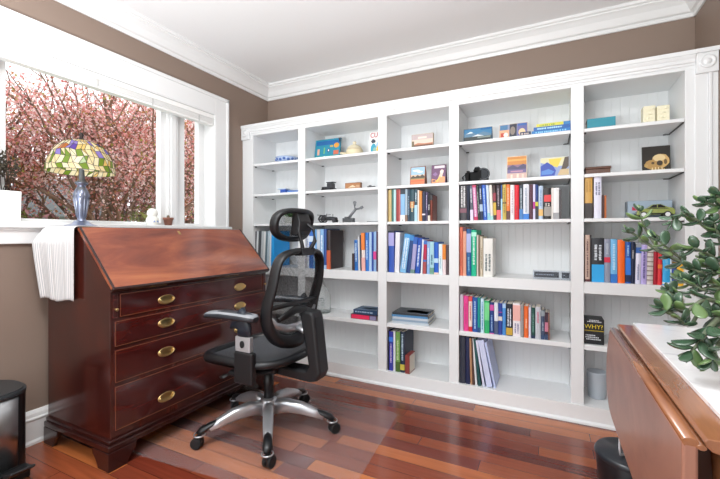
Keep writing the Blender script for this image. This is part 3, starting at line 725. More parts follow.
for yy in (2.54, 2.58):
    w = MB()
    ring = [(-1.60+.026*math.cos(a), yy, zC+.0325+.026*math.sin(a)) for a in [2*PI*k/20 for k in range(20)]]
    w.sweep(ring, .0055, 8, up=(0, 1, 0), closed=True)
    for k in range(6):
        a = PI*k/6; w.sweep([(-1.60+.025*math.cos(a), yy, zC+.0325+.025*math.sin(a)), (-1.60-.025*math.cos(a), yy, zC+.0325-.025*math.sin(a))], .0018, 5)
    build('wheel', w, Mt, t)
    w = MB(); wheel(w, (-1.49, yy, zC+.016), .0155, .008); build('wheel', w, Mt, t)
t = thing('gear_sculpture', (-1.34, 2.56, zC), 'grey metal sculpture of a leaning spanner arm on a block', 'sculpture')
build('plinth', MB().box(-1.414, -1.325, 2.54, 2.58, zC, zC+.036).box(-1.40, -1.37, 2.545, 2.575, zC+.036, zC+.046), mat('dark_pewter', '5a5d60', .4, metal=.7), t, bevel=.002)
a_ = MB().sweep([(-1.375, 2.56, zC+.03), (-1.34, 2.56, zC+.07), (-1.305, 2.56, zC+.108)], [(.013, .010)]*3, 8)
build('arm', a_, Mp, t)
b = MB().sweep([(-1.318, 2.56, zC+.09), (-1.318, 2.56, zC+.135), (-1.312, 2.56, zC+.158)], [(.008, .008), (.009, .009), (.012, .009)], 8)
b.sweep([(-1.318, 2.56, zC+.10), (-1.28, 2.56, zC+.106), (-1.25, 2.56, zC+.118)], [(.008, .008), (.007, .007), (.012, .010)], 8)
b.ball((-1.318, 2.56, zC+.152), .013).ball((-1.262, 2.56, zC+.112), .012)
build('fork', b, Mp, t)
tag(build('pen', MB().sweep([(-1.20, 2.53, zC+.005), (-1.10, 2.535, zC+.005)], .0045, 8), H('9a9ca0', .3), loc=(-1.15, 2.53, zC)), 'thin grey pen lying beside the metal sculpture', 'pen')
# glass jug
t = thing('glass_jug', (-1.612, 2.556, zE), 'clear glass jug with dark lettering behind the chair back', 'jug')
Mg = mixed_transparent('clear_glass', 'cfd6d6', .08, .30)
pr = [(.0, .004), (.066, .004), (.074, .012), (.076, .10), (.074, .13), (.062, .168), (.040, .20), (.024, .222), (.020, .236), (.020, .256), (.025, .258), (.025, .268), (.016, .268)]
build('bottle', MB().lathe(pr, (-1.612, 2.556, zE), 28, cap=False), Mg, t)
build('base', MB().lathe([(0, 0), (.072, 0), (.074, .006), (0, .006)], (-1.612, 2.556, zE), 28, cap=False), glass_mat('thick_glass', 'd3dcda', .08, 1.45, .12), t)
lt = MB()
for row in range(4):
    zz = zE+.065+row*.017
    k = -5
    while k < 6:
        a = -PI/2+.17+k*.12
        if RNG.random() < .8:
            c, s_ = math.cos(a), math.sin(a); R_ = .0768; d = .035
            h = RNG.choice((.006, .009, .011))
            v = [(-1.612+R_*math.cos(a-d), 2.556+R_*math.sin(a-d), zz), (-1.612+R_*math.cos(a+d), 2.556+R_*math.sin(a+d), zz), (-1.612+R_*math.cos(a+d), 2.556+R_*math.sin(a+d), zz+h), (-1.612+R_*math.cos(a-d), 2.556+R_*math.sin(a-d), zz+h)]
            lt.add(v, [(0, 1, 2, 3)])
        k += 1
build('lettering', lt, H('5a6468'), t)

def flat_book(name, x0, x1, y0, y1, z, h, col, label, cat, group, rz=0., title=None, band=None, soft=False):
    xm, ym = (x0+x1)/2, (y0+y1)/2; c, s_ = math.cos(rz), math.sin(rz)
    def rot(mb): mb.v = [(xm+(p[0]-xm)*c-(p[1]-ym)*s_, ym+(p[0]-xm)*s_+(p[1]-ym)*c, p[2]) for p in mb.v]; return mb
    k = .0012 if soft else .0022
    m = MB().box(x0, x1, y0, y1, z, z+k).box(x0, x1, y0, y1, z+h-k, z+h).box(x0, x1, y0, y0+k, z+k, z+h-k)
    o = build(name, rot(m), H(col, .35), loc=(xm, ym, z)); tag(o, label, cat, group)
    build('pages', rot(MB().box(x0+.003, x1-.003, y0+k, y1-.003, z+k, z+h-k)), M_paper, o)
    for (a, b, e, f, cc, nm) in (title or []):
        q = MB(); w = x1-x0
        if nm == 'spine_title':
            p = x0+w*a
            while p < x0+w*b:
                ln = RNG.choice((.004, .006, .008)); q.box(p, min(p+ln, x0+w*b), y0-.0006, y0+.001, z+h*e, z+h*f); p += ln+RNG.choice((.002, .002, .006))
        elif nm == 'spine_band': q.box(x0+w*a, x0+w*b, y0-.0004, y0+.001, z+h*e, z+h*f)
        else:
            d = y1-y0; q.box(x0+w*a, x0+w*b, y0+d*e, y0+d*f, z+h, z+h+.0004)
        build(nm, rot(q), H(cc, .35), o)
    return o
g = 'books lying in the second bay'
flat_book('book', -1.30, -1.092, 2.462, 2.62, zE, .034, '4a2b3c', 'red spined book lying at the bottom of a pair', 'book', g, 0, [(.03, .72, .08, .92, 'e0345c', 'spine_band'), (.74, .97, .1, .9, '8a86a8', 'spine_band')])
flat_book('book', -1.285, -1.092, 2.475, 2.63, zE+.0345, .032, '27425f', 'dark blue book lying on top of the red spined one', 'book', g, .0, [(.08, .8, .35, .65, 'a9bcd4', 'spine_title'), (.1, .9, .1, .9, '34587a', 'cover_picture'), (.3, .8, .3, .6, '5f84a8', 'cover_picture')])

# middle bay
card('photo_block', -.843, -.692, zA, .092, 2.51, .05, 'small panoramic landscape picture block on the middle bay top shelf', 'picture', 'b09a80',
     [(rect(.02, .98, .03, .97), 'd9c3b4'), (rect(.02, .98, .6, .97), 'b8a8a8'), (rect(.02, .98, .03, .22), '6b4a38'), ([(.02, .2), (.3, .34), (.6, .28), (.98, .3), (.98, .2)], 'b57a5e'), (rect(.3, .7, .66, .8), 'ead0c4'), (rect(.02, .12, .03, .5), '6a6048')], t=.02)
card('picture_card', -.858, -.750, zB, .131, 2.50, .14, 'travel poster card with orange desert and blue sky', 'card', '8a5a48',
     [(rect(.05, .95, .04, .96), 'd6b79a'), (rect(.05, .95, .55, .96), '9cc0d6'), (blob(.4, .78, .25, .05), 'e4ece8'), (blob(.65, .7, .2, .05), 'dfe8e6'), ([(.05, .42), (.2, .52), (.35, .44), (.5, .54), (.65, .46), (.8, .56), (.95, .46), (.95, .36), (.05, .36)], '4f4a40'), (rect(.05, .95, .04, .36), 'd87850'), (rect(.05, .95, .3, .36), '9a8a58'), (rect(.08, .92, .2, .24), 'c8603c')], t=.004, fold=True)
card('picture_card', -.709, -.610, zB, .131, 2.50, .14, 'purple and orange poster card right of the desert card', 'card', '5a3a50',
     [(rect(.04, .96, .04, .96), '6a4668'), (rect(.2, .9, .82, .95), 'd8cfd4'), ([(.05, .05), (.95, .05), (.95, .35), (.7, .4), (.4, .2), (.05, .28)], 'e09a6a'), ([(.5, .3), (.7, .75), (.85, .7), (.75, .35)], 'e8c8b8'), (blob(.72, .62, .12, .1), 'f0dccc'), ([(.1, .5), (.3, .62), (.45, .5), (.3, .4)], '8a6a98'), ([(.35, .12), (.6, .42), (.66, .36), (.42, .08)], 'e8c060'), (rect(.1, .3, .12, .2), '3a3050')], t=.004, fold=True)
g = 'magazines stacked in the middle bay'
ml = ['bottom magazine of the stack in the middle bay', 'second magazine from the bottom of the middle bay stack', 'third magazine from the bottom of the middle bay stack', 'fourth magazine from the bottom of the middle bay stack', 'top magazine of the stack with a dark photo cover']
mc = ['b8c2ca', '8aa0b4', 'c4ccd4', '4f88b8', '2f353d']
for k in range(5):
    dx = (.004, -.003, .003, -.004, 0)[k]
    t_ = None
    if k == 4: t_ = [(.04, .96, .05, .95, '363d46', 'cover_picture'), (.74, .97, .02, .5, '9ab4d8', 'cover_picture'), (.35, .75, .2, .6, '59636e', 'cover_picture')]
    flat_book('magazine', -.982+dx, -.728+dx, 2.475, 2.675, zE+.0149*k+.0001, .0142, mc[k], ml[k], 'magazine', g, .05, t_, soft=True)
o = flat_book('book', -.878, -.846, 2.458, 2.58, zF, .125, '8a3f3c', 'small red brown book in front of the tall navy book', 'book', None)
o.location.x += .0
# script-like scribble on the navy book's cover stays a child of a thin cover sleeve
# fourth bay
card('picture_card', -.494, -.318, zA, .092, 2.50, .2, 'blue mountain lake picture card on the top shelf above the camera', 'card', '2f4f68',
     [(rect(.02, .98, .03, .97), '3c7aa4'), (rect(.02, .98, .03, .38), '3c4444'), ([(.02, .38), (.02, .6), (.25, .8), (.45, .55), (.7, .7), (.98, .5), (.98, .38)], '5c7f98'), ([(.3, .4), (.5, .52), (.72, .4)], 'dce4e8'), (rect(.5, .95, .25, .36), '7f8a84'), ([(.1, .62), (.25, .78), (.35, .66)], 'd4e2ea'), (rect(.6, .96, .84, .94), '1f5f98')], t=.006, fold=True)
card('picture_card', -.276, -.112, zA, .093, 2.50, .2, 'postcard split into three colourful panels on the fourth bay top shelf', 'card', 'c9b8a8',
     [(rect(.02, .98, .03, .97), '8a94b0'), (rect(.02, .36, .03, .6), 'd8a888'), (rect(.04, .3, .6, .95), '4f7aa0'), (rect(.06, .2, .1, .4), 'b84a3c'), (rect(.37, .62, .03, .97), '3a3c48'), (blob(.48, .5, .09, .3), '8a8078'), (rect(.64, .97, .03, .97), '6a6a9c'), (blob(.8, .34, .12, .26), 'e4c8a0'), (rect(.66, .95, .8, .95), '4068a8'), (blob(.24, .25, .08, .16), 'e8e0d8')], t=.006, fold=True)
g = 'books lying on the fourth bay top shelf'
flat_book('book', -.155, -.095, 2.47, 2.60, zA, .024, '2c3450', 'small dark book lying left of the yellow and blue pile', 'book', g, 0, [(.1, .8, .3, .7, 'b8a8a0', 'spine_title')])
flat_book('book', -.090, .1125, 2.47, 2.64, zA, .021, '1f6fae', 'blue book lying at the bottom of the yellow topped pile', 'book', g, 0, [(.1, .9, .3, .7, '7fc0e0', 'spine_title')])
flat_book('book', -.080, .1125, 2.475, 2.64, zA+.0215, .022, '1a58a0', 'dark blue book lying in the middle of the yellow topped pile', 'book', g, 0, [(.1, .8, .3, .7, 'a8d4ea', 'spine_title')])
flat_book('book', -.065, .1125, 2.48, 2.63, zA+.044, .018, 'd0cc4a', 'yellow green book lying on top of the blue pile', 'book', g, 0, [(.1, .55, .2, .7, '7f9a3a', 'spine_title'), (.8, 1, .0, 1, '2f78b0', 'spine_band')])
# camera
M_cam = mat('camera_black', '060607', .6, spec=.2)
t = thing('camera', (-.412, 2.52, zB), 'black camera with a large lens on the fourth bay shelf', 'camera')
build('camera_body', MB().box(-.475, -.345, 2.515, 2.565, zB, zB+.068).box(-.485, -.455, 2.495, 2.56, zB, zB+.062), M_cam, t, bevel=.009, seg=3)
build('viewfinder', MB().prism([(-.435, zB+.068), (-.385, zB+.068), (-.395, zB+.094), (-.425, zB+.094)], 2.505, 2.56, 'y'), M_cam, t, bevel=.004)
q = MB(); q.sweep([(-.372, 2.515, zB+.040), (-.368, 2.485, zB+.040), (-.365, 2.462, zB+.040)], [(.036, .036), (.036, .036), (.039, .039)], 24, cap=True)
l = build('lens', q, M_cam, t)
q = MB(); q.sweep([(-.365, 2.4618, zB+.040), (-.365, 2.4605, zB+.040)], (.029, .029), 24); build('lens_ring', MB().sweep([(-.365+.034*math.cos(a), 2.4612, zB+.040+.034*math.sin(a)) for a in [2*PI*k/24 for k in range(24)]], .0022, 6, up=(0, 1, 0), closed=True), mat('lens_ring_grey', '6a6d72', .3, metal=.6), l)
build('flash_shoe', MB().box(-.42, -.40, 2.515, 2.54, zB+.094, zB+.098), mat('lens_ring_grey', '6a6d72'), t)
build('lens_glass', q, mat('lens_glass_dark', '0c1018', .12, spec=.4), l)
q = MB(); q.sweep([(-.470, 2.53, zB+.066), (-.470, 2.53, zB+.076)], (.010, .010), 14, up=(0, 1, 0)); q.sweep([(-.36, 2.54, zB+.066), (-.36, 2.54, zB+.074)], (.012, .012), 14, up=(0, 1, 0)); build('dial', q, M_blackm, t)
q = MB(); q.sweep([(-.482, 2.50, zB+.050), (-.497, 2.49, zB+.03), (-.490, 2.485, zB+.008), (-.46, 2.482, zB+.004)], [(.008, .002)]*4, 6); build('strap', q, M_rubber, t)
card('picture_card', -.232, -.117, zB, .146, 2.50, .14, 'sunset over purple hills picture card in the fourth bay', 'card', 'd8c8b0',
     [(rect(.03, .97, .03, .97), '8a6a80'), (rect(.03, .97, .62, .97), 'c8843c'), (rect(.03, .97, .78, .86), 'e0a858'), ([(.03, .5), (.3, .62), (.55, .5), (.8, .64), (.97, .56), (.97, .4), (.03, .4)], '4f4a68'), (rect(.03, .97, .26, .42), '6a5f8a'), (rect(.2, .8, .3, .36), 'b88aa0'), (rect(.03, .97, .03, .26), 'c8a8a0'), (rect(.2, .3, .03, .2), 'e0cdbc'), (rect(.5, .6, .05, .22), 'e4d0c0'), (rect(.75, .85, .03, .2), 'dcc4b4')], t=.004, fold=True)
card('picture_card', -.046, .108, zB, .122, 2.50, .2, 'blue and yellow seascape picture card right of the sunset card', 'card', 'c0c4cc',
     [(rect(.02, .98, .03, .97), '8f9fc8'), ([(.02, .97), (.98, .97), (.98, .55), (.5, .5), (.02, .75)], 'd8d4b0'), ([(.3, .9), (.75, .92), (.6, .45), (.35, .6)], 'e0c858'), ([(.02, .55), (.25, .75), (.45, .55), (.55, .3), (.5, .05), (.02, .05)], '3c50a8'), ([(.05, .3), (.3, .4), (.5, .25), (.4, .12), (.05, .12)], '5a86c8'), ([(.72, .3), (.85, .95), (.98, .97), (.98, .5), (.86, .32)], '5a5048'), ([(.6, .05), (.7, .35), (.98, .36), (.98, .05)], 'c8b088')], t=.006, fold=True)
g = 'clear blocks with dark labels'
for x0, x1, lab in ((-.080, .058, 'wider clear acrylic block with a dark label, left one of two'), (.066, .112, 'narrow clear acrylic block with a dark label beside the right divider')):
    o = build('acrylic_block', MB().box(x0-.004, x1+.001, 2.480, 2.53, zD, zD+.050), glass_mat('acrylic', 'eef1f6', .1, 1.3, .02), loc=((x0+x1)/2, 2.5, zD), bevel=.002); tag(o, lab, 'block', g)
    q = build('dark_label', MB().box(x0+.003, x1-.004, 2.490, 2.512, zD+.010, zD+.042), H('20252f'), o)
    q = MB(); p = x0+.012
    while p < x1-.03:
        ln = RNG.choice((.005, .008)); q.box(p, p+ln, 2.4895, 2.4902, zD+.024, zD+.029); p += ln+.003
    if q.v: build('label_text', q, H('9aa4b4'), o)
# pale boards leaning in the fourth bay's bottom shelf
g = 'binders and folders on the bottom shelf of the fourth bay'
def board(x0, th, h, lean, y0, y1, col, label):
    c, s_ = math.cos(lean), math.sin(lean)
    pts = [(0, 0), (th, 0), (th, h), (0, h)]
    zl = th*s_ if lean < 0 else 0
    P = [(x0+u*c+v*s_, zF+v*c-u*s_) for u, v in pts]; dz = zF-min(p[1] for p in P)
    m = MB().prism([(a, b+dz) for a, b in P], y0, y1, 'y')
    o = build('folder', m, H(col, .5), loc=(x0, (y0+y1)/2, zF), bevel=.0015); tag(o, label, 'folder', g); return o
board(-.368, .013, .285, -.155, 2.462, 2.66, 'd3d6ea', 'thick pale lavender folder leaning left beside the teal folder')
board(-.345, .034, .288, -.186, 2.464, 2.67, 'c9d0ec', 'wide lavender blue folder leaning on the thinner lavender one')
board(-.302, .012, .280, -.205, 2.468, 2.68, 'bcc8ea', 'outermost lavender blue folder of the leaning group')

# right bay
flat_book('book', .195, .330, 2.49, 2.60, zA, .060, '1f7f90', 'thick teal book lying on the right bay top shelf', 'book', None, 0, [(.0, 1, .0, 1, '23879a', 'spine_band')])
g = 'cream carved blocks'
Mc = mat('cream_carved', 'e9e3c8', .6, bump=.3, bscale=120)
for x0, x1, zt, lab in ((.462, .517, .108, 'cream carved block on the right bay top shelf, left of its twin'), (.523, .578, .102, 'cream carved block next to the right end of the top shelf')):
    t = thing('carved_block', ((x0+x1)/2, 2.56, zA), lab, 'ornament', g)
    build('block', MB().box(x0, x1, 2.54, 2.60, zA, zA+zt), Mc, t, bevel=.004)
    q = MB()
    for r_ in range(4):
        q.box(x0+.006, x1-.006, 2.536, 2.541, zA+.012+r_*.023, zA+.024+r_*.023)
        q.ball((x0+.014+.009*r_, 2.536, zA+.018+r_*.023), (.007, .004, .007), 8, 5)
    build('carving', q, Mc, t)
t = thing('trinket_box', (.245, 2.52, zB), 'flat dark brown wooden box on the right bay second shelf', 'box')
build('box_body', MB().box(.187, .306, 2.485, 2.58, zB, zB+.028), wood('trinket_wood', [(.3, '4a2d20'), (.7, '6a4430')], (20, 5, 20), .35, .2), t, bevel=.002)
build('lid', MB().box(.184, .309, 2.482, 2.583, zB+.0285, zB+.042), mat('trinket_lid', '5a3828', .35), t, bevel=.003)
sk = card('picture', .468, .594, zB, .150, 2.60, .1, 'black picture with a golden animal skull on the right bay shelf', 'picture', '1c1814',
     [(rect(.01, .99, .01, .99), '211c15'), (blob(.66, .44, .3, .26, 20, .06), 'c9a468'), (blob(.4, .32, .32, .18, 18, .05), 'b08a50'), (blob(.6, .56, .22, .13, 14, .08), 'dcc492'), (blob(.62, .36, .11, .10, 10), '33261a'), (blob(.38, .37, .06, .05, 10), '5a4428'), (blob(.14, .28, .07, .06, 10), 'b89858'), (rect(.3, .8, .1, .15), 'b0925a'), (rect(.34, .37, .12, .2), 'e6d2a4'), (rect(.45, .48, .12, .21), 'e6d2a4'), (rect(.56, .59, .12, .21), 'e6d2a4'), (rect(.68, .71, .12, .2), 'e6d2a4'), (blob(.82, .4, .06, .1, 10), '6a5230')], t=.010)
# model car and its box
t = thing('model_car_box', (.49, 2.62, zC), 'grey blue cardboard box behind the green model car', 'box')
build('box_body', MB().box(.400, .602, 2.60, 2.68, zC, zC+.098), H('8a9aa8'), t, bevel=.001)
build('printed_panel', MB().box(.402, .600, 2.5985, 2.60, zC+.03, zC+.096), H('9fb0c0'), t)
build('red_emblem', MB().prism([(.422, zC+.045), (.448, zC+.045), (.448, zC+.066), (.435, zC+.060), (.422, zC+.066)], 2.5972, 2.5986, 'y'), H('c0284a'), t)
t = thing('model_car', (.50, 2.52, zC), 'olive green model sports car on the shelf by the right end', 'model')
body = [(.424, .020), (.428, .034), (.442, .044), (.470, .050), (.494, .069), (.528, .071), (.560, .055), (.582, .050), (.590, .038), (.590, .018), (.424, .014)]
q = MB().prism([(a, zC+b) for a, b in body], 2.49, 2.555, 'y'); build('car_body', q, mat('olive_car_paint', '8f9a52', .2, coat=.6), t, bevel=.004)
q = MB().prism([(.478, zC+.052), (.496, zC+.0662), (.512, zC+.068), (.512, zC+.052)], 2.4885, 2.5565, 'y').prism([(.516, zC+.052), (.516, zC+.068), (.528, zC+.0682), (.548, zC+.057), (.548, zC+.052)], 2.4885, 2.5565, 'y'); build('side_window', q, mat('dark_glass', '14181c', .08), t)
for xx in (.455, .557):
    for yy in (2.492, 2.553):
        w = MB(); wheel(w, (xx, yy, zC+.0165), .0165, .012); k = build('tyre', w, M_rubber, t)
        w = MB(); wheel(w, (xx, yy+(-.0065 if yy < 2.52 else .0065), zC+.0165), .011, .002); build('wheel_rim', w, mat('rim_white', 'dcdcdc', .3), k)
build('bumper', MB().box(.424, .431, 2.494, 2.551, zC+.014, zC+.024), M_blackm, t, bevel=.002); build('bumper', MB().box(.584, .591, 2.494, 2.551, zC+.014, zC+.024), M_blackm, t, bevel=.002)
q = MB().box(.45, .565, 2.4885, 2.4898, zC+.018, zC+.024).box(.47, .56, 2.4883, 2.4898, zC+.046, zC+.049); build('side_stripe', q, M_blackm, t)
# black boxes with yellow lettering
g = 'black boxes in the right bay'
for k, lab in enumerate(('black box with pale lettering, lower one of two stacked', 'black box with yellow WHY lettering, upper one of two stacked')):
    z0 = zE+.0702*k
    t = thing('boxed_book', (.23, 2.53, z0), lab, 'box', g)
    build('box_body', MB().box(.180, .276, 2.482, 2.60, z0, z0+.069), H('15171b', .35), t, bevel=.0015)
    if k: text('title', 'WHY?', .033, (.226, 2.4812, z0+.017), H('e6cc2e'), t, align='CENTER')
    q = MB()
    for r_, (a, b) in enumerate(((.195, .262), (.205, .25)) if k else ((.187, .235), (.185, .25), (.19, .262))):
        p = a; zz = z0+(.053 if k else (.046-.011*r_)) - (.0 if not (k and r_) else -.0075)
        while p < b: ln = RNG.choice((.004, .006, .008)); q.box(p, min(b, p+ln), 2.4812, 2.4822, zz, zz+((.005 if k else .006))); p += ln+.002
    build('small_lettering', q, H('cfd2d6'), t)
    if k: build('yellow_rule', MB().box(.1805, .2755, 2.4812, 2.4822, z0+.003, z0+.007), H('b8a030'), t)
# cup
t = thing('candle_jar', (.252, 2.60, zF), 'frosted grey glass candle jar on the right bay bottom shelf', 'candle')
build('jar', MB().lathe([(0, 0), (.040, 0), (.044, .005), (.052, .148), (.052, .152), (.049, .152), (.043, .02), (0, .015)], (.252, 2.60, zF), 28, cap=False), mat('frosted_glass', 'b4bcc4', .3), t)
build('wax', MB().lathe([(0, .12), (.0475, .12)], (.252, 2.60, zF), 28, cap=False), H('d8dade'), t)

# ------------------------------------------------------------------ slant-front desk
DY0, DY1, DX0, DX1 = 1.020, 2.062, -2.278, -1.755
ZD = 1.088
dk = thing('writing_desk', ((DX0+DX1)/2, 1.565, 0), 'mahogany slant-front writing desk with four long drawers by the window', 'desk')
car = [(DX0, .130), (DX1, .130), (DX1, .805), (-2.006, 1.066), (-2.006, 1.072), (DX0, 1.072)]
build('carcass', MB().prism(car, DY0, DY1, 'y'), M_mahog, dk, bevel=.002)
build('top_board', MB().box(DX0, -2.002, DY0-.006, DY1+.006, 1.072, ZD), M_mahog, dk, bevel=.003)
# lid: a thick board lying on the slope, with a bead along its edges
dx, dz = DX1+.018-(-2.001), .806-1.078
L_ = math.hypot(dx, dz); sx_, sz_ = dx/L_, dz/L_; nx_, nz_ = -sz_, sx_
def onlid(u, n): return (-2.001+sx_*u+nx_*n, 1.078+sz_*u+nz_*n)
LY0, LY1 = DY0-.004, DY1+.004
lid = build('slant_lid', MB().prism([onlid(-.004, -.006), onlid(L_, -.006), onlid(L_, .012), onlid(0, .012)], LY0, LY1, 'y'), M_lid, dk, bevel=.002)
e = MB().prism([onlid(L_-.001, -.012), onlid(L_+.010, -.012), onlid(L_+.010, .010), onlid(L_-.001, .0135)], LY0, LY1, 'y')
e.prism([onlid(-.002, .010), onlid(L_, .010), onlid(L_, .0135), onlid(-.002, .0135)], LY0-.001, LY0+.010, 'y').prism([onlid(-.002, .010), onlid(L_, .010), onlid(L_, .0135), onlid(-.002, .0135)], LY1-.010, LY1+.001, 'y')
build('lid_moulding', e, M_mdark, lid, bevel=.0015)
k = MB(); kc = onlid(.035, .0122); 
k.prism([onlid(.022, .012), onlid(.048, .012), onlid(.048, .0132), onlid(.022, .0132)], 1.534, 1.548, 'y'); build('lock_plate', k, M_brass, lid)
def oval_handle(drawer, y, z, xf):
    p = MB(); n = 28
    for i, (r, d) in enumerate(((1, .0), (1, .0015), (.86, .003), (.80, .0018), (.0, .0022))):
        p.v += [(xf+d, y+.047*r*math.cos(2*PI*k/n), z+.024*r*math.sin(2*PI*k/n)) for k in range(n)]
    for i in range(4):
        for k in range(n):
            j = (k+1) % n; p.f.append([i*n+k, i*n+j, (i+1)*n+j, (i+1)*n+k]); p.mi.append(0); p.sm.append(True)
    for s_ in (-1, 1): p.ball((xf+.006, y+s_*.038, z+.003), (.007, .006, .006), 8, 6)
    bail = [(xf+.010, y+.038*math.cos(a), z+.003+.019*math.sin(a)) for a in [PI+PI*k/12 for k in range(13)]]
    p.sweep(bail, .0028, 6, up=(1, 0, 0))
    return build('handle', p, M_brass, drawer)
zs = [(.672, .782, DY0+.039, DY1-.039), (.540, .660, DY0+.017, DY1-.017), (.376, .528, DY0+.017, DY1-.017), (.160, .364, DY0+.017, DY1-.017)]
for i, (z0, z1, ya, yb) in enumerate(zs):
    d = build('drawer', MB().box(DX1-.012, DX1+.004, ya, yb, z0, z1), M_mahogf, dk, bevel=.003)
    il = MB()
    a, b, c, f = ya+.004, yb-.004, z0+.004, z1-.004
    for q in ((a, b, c, c+.0014), (a, b, f-.0014, f)): il.box(DX1+.004, DX1+.0046, *q)
    for q in ((a, a+.0014), (b-.0014, b)): il.box(DX1+.004, DX1+.0046, *q, c, f)
    build('string_inlay', il, M_inlay, d)
    zc = (z0+z1)/2+(.0 if i else -.008)
    for y in (1.296, 1.812): oval_handle(d, y, zc-.004*(i == 3)*10+.0, DX1+.004)
for y in (DY0+.010, DY1-.032):
    lo = build('loper', MB().box(DX1-.012, DX1+.005, y, y+.022, .672, .782), M_mahogf, dk, bevel=.002)
    build('knob', MB().sweep([(DX1+.005, y+.011, .712), (DX1+.012, y+.011, .712), (DX1+.018, y+.011, .712), (DX1+.021, y+.011, .712)], [.004, .004, .0075, .004], 12), M_brass, lo)
bm_ = MB().box(DX0, DX1+.024, DY0-.020, DY1+.020, .085, .112).box(DX0, DX1+.014, DY0-.012, DY1+.012, .112, .131)
build('base_moulding', bm_, M_mdark, dk, bevel=.006, seg=3)
for yy, s_ in ((DY0-.022, 1), (DY1+.022, -1)):
    for front in (1, 0):
        xa = DX1+.026 if front else DX0
        sg = -1 if front else 1
        o1 = [(yy, 0), (yy+s_*.085, 0), (yy+s_*.09, .016), (yy+s_*.105, .04), (yy+s_*.125, .058), (yy+s_*.13, .085), (yy, .085)]
        f = MB()
        if front: f.prism(o1, xa-.024, xa, 'x')
        o2 = [(xa, 0), (xa+sg*.085, 0), (xa+sg*.09, .016), (xa+sg*.105, .04), (xa+sg*.125, .058), (xa+sg*.13, .085), (xa, .085)]
        o2 = [(p-sg*-.001*0+sg*.0012, q) if i_ in (0, 6) else (p, q) for i_, (p, q) in enumerate(o2)]
        f.prism(o2, yy+s_*.0012, yy+s_*.024, 'y')
        build('foot', f, M_mdark, dk, bevel=.003)

# ------------------------------------------------------------------ striped cloth over the end of the desk
M_towel = striped('striped_linen', [(0, 'd9d8d6'), (.66, 'd8d7d5'), (.85, 'a2a4aa'), (1, 'a2a4aa')], 34, 'X', .9)
def cloth(u, v):
    # u along the width (0 wall side .. 1 room side), v from the top inward end down to the hem
    if v < .28:
        q = v/.28; x = -2.262+(.262)*u; y = 1.140-(.135)*q; z = ZD+.0035+.0012*math.sin(u*17)*(1-q)
        if q > .92: z -= .003*(q-.92)/.08
        return (x, y, z)
    q = (v-.28)/.72
    flare = .05*(q/.2 if q < .2 else 1-.75*(q-.2)/.8)*(1-u)**1.2
    x = -2.262+.262*u-.008*math.sin(q*PI)*(1-u)*0
    fold = (.0055*math.sin(u*13+.6)+.0025*math.sin(u*29))*min(1, q*2.2)*(1.3-u*.9)
    y = 1.0015-flare-abs(fold)-.004
    z = ZD-.002-.352*q-.012*u*q*0+.006*math.sin(u*9)*q
    return (x, y, z)
tw = build('towel', MB().grid(cloth, 60, 44), M_towel, loc=(-2.15, 1.06, ZD), solid=.0025)
tag(tw, 'white linen towel with grey stripes hanging over the desk end', 'towel')

# ------------------------------------------------------------------ stained glass lamp
LX, LY = -2.19, 1.128
lp = thing('table_lamp', (LX, LY, ZD), 'table lamp with a domed stained glass shade on the desk', 'lamp')
M_pew = mat('blue_grey_metal', '767d92', .3, metal=.7)
zl = ZD+.0005
build('lamp_base', MB().lathe([(0, 0), (.075, 0), (.078, .004), (.07, .010), (.05, .016), (.038, .024), (.03, .034), (0, .034)], (LX, LY, zl), 32, cap=False), M_pew, lp)
build('lamp_stem', MB().lathe([(.024, .030), (.018, .045), (.020, .06), (.025, .10), (.032, .145), (.034, .168), (.030, .19), (.021, .207), (.017, .216), (.028, .226), (.030, .234), (.018, .242), (.016, .26), (.012, .30), (.012, .36)], (LX, LY, zl), 24, cap=False), M_pew, lp)
rb = MB()
for k in range(10):
    a = 2*PI*k/10
    rb.sweep([(LX+r*math.cos(a), LY+r*math.sin(a), zl+z) for r, z in ((.020, .05), (.026, .10), (.033, .145), (.034, .168), (.029, .19))], [.002, .003, .004, .004, .002], 6)
build('stem_leaves', rb, mat('pewter_leaf', '9aa0b2', .3, metal=.8), lp)
build('finial', MB().lathe([(.018, .455), (.010, .466), (.008, .474), (.012, .482), (.008, .49), (0, .496)], (LX, LY, zl), 14, cap=False), mat('bronze_dark', '2a1f1c', .4, metal=.5), lp)
gl = [leafy('glass_'+n, c, .62, .18) for n, c in (('cream', 'fae6b4'), ('amber', 'f2cc7a'), ('green', '7d9a34'), ('violet', '9a88d8'), ('rust', 'c8753a'), ('blue', '8aa8d0'), ('deepviolet', '6a4fb0'), ('paleyellow', 'fdf2cc'))]
M_lead = mat('lead_came', '3a352f', .4, metal=.4)
sh = MB(); RS = [(.004, .458), (.040, .452), (.074, .438), (.102, .415), (.124, .386), (.139, .352), (.148, .314), (.152, .286)]
NS = 36
sd = random.Random(11)
ring = []
for i, (r, z) in enumerate(RS):
    n = NS; row = []
    for k in range(n):
        a = 2*PI*(k+(.5 if i % 2 else 0))/n+sd.uniform(-.035, .035)*(1 if 0 < i < 7 else 0)
        dzz = sd.uniform(-.006, .006) if 1 < i < 7 else 0
        row.append((LX+r*math.cos(a), LY+r*math.sin(a), zl+z+dzz))
    ring.append(row)
lead = MB()
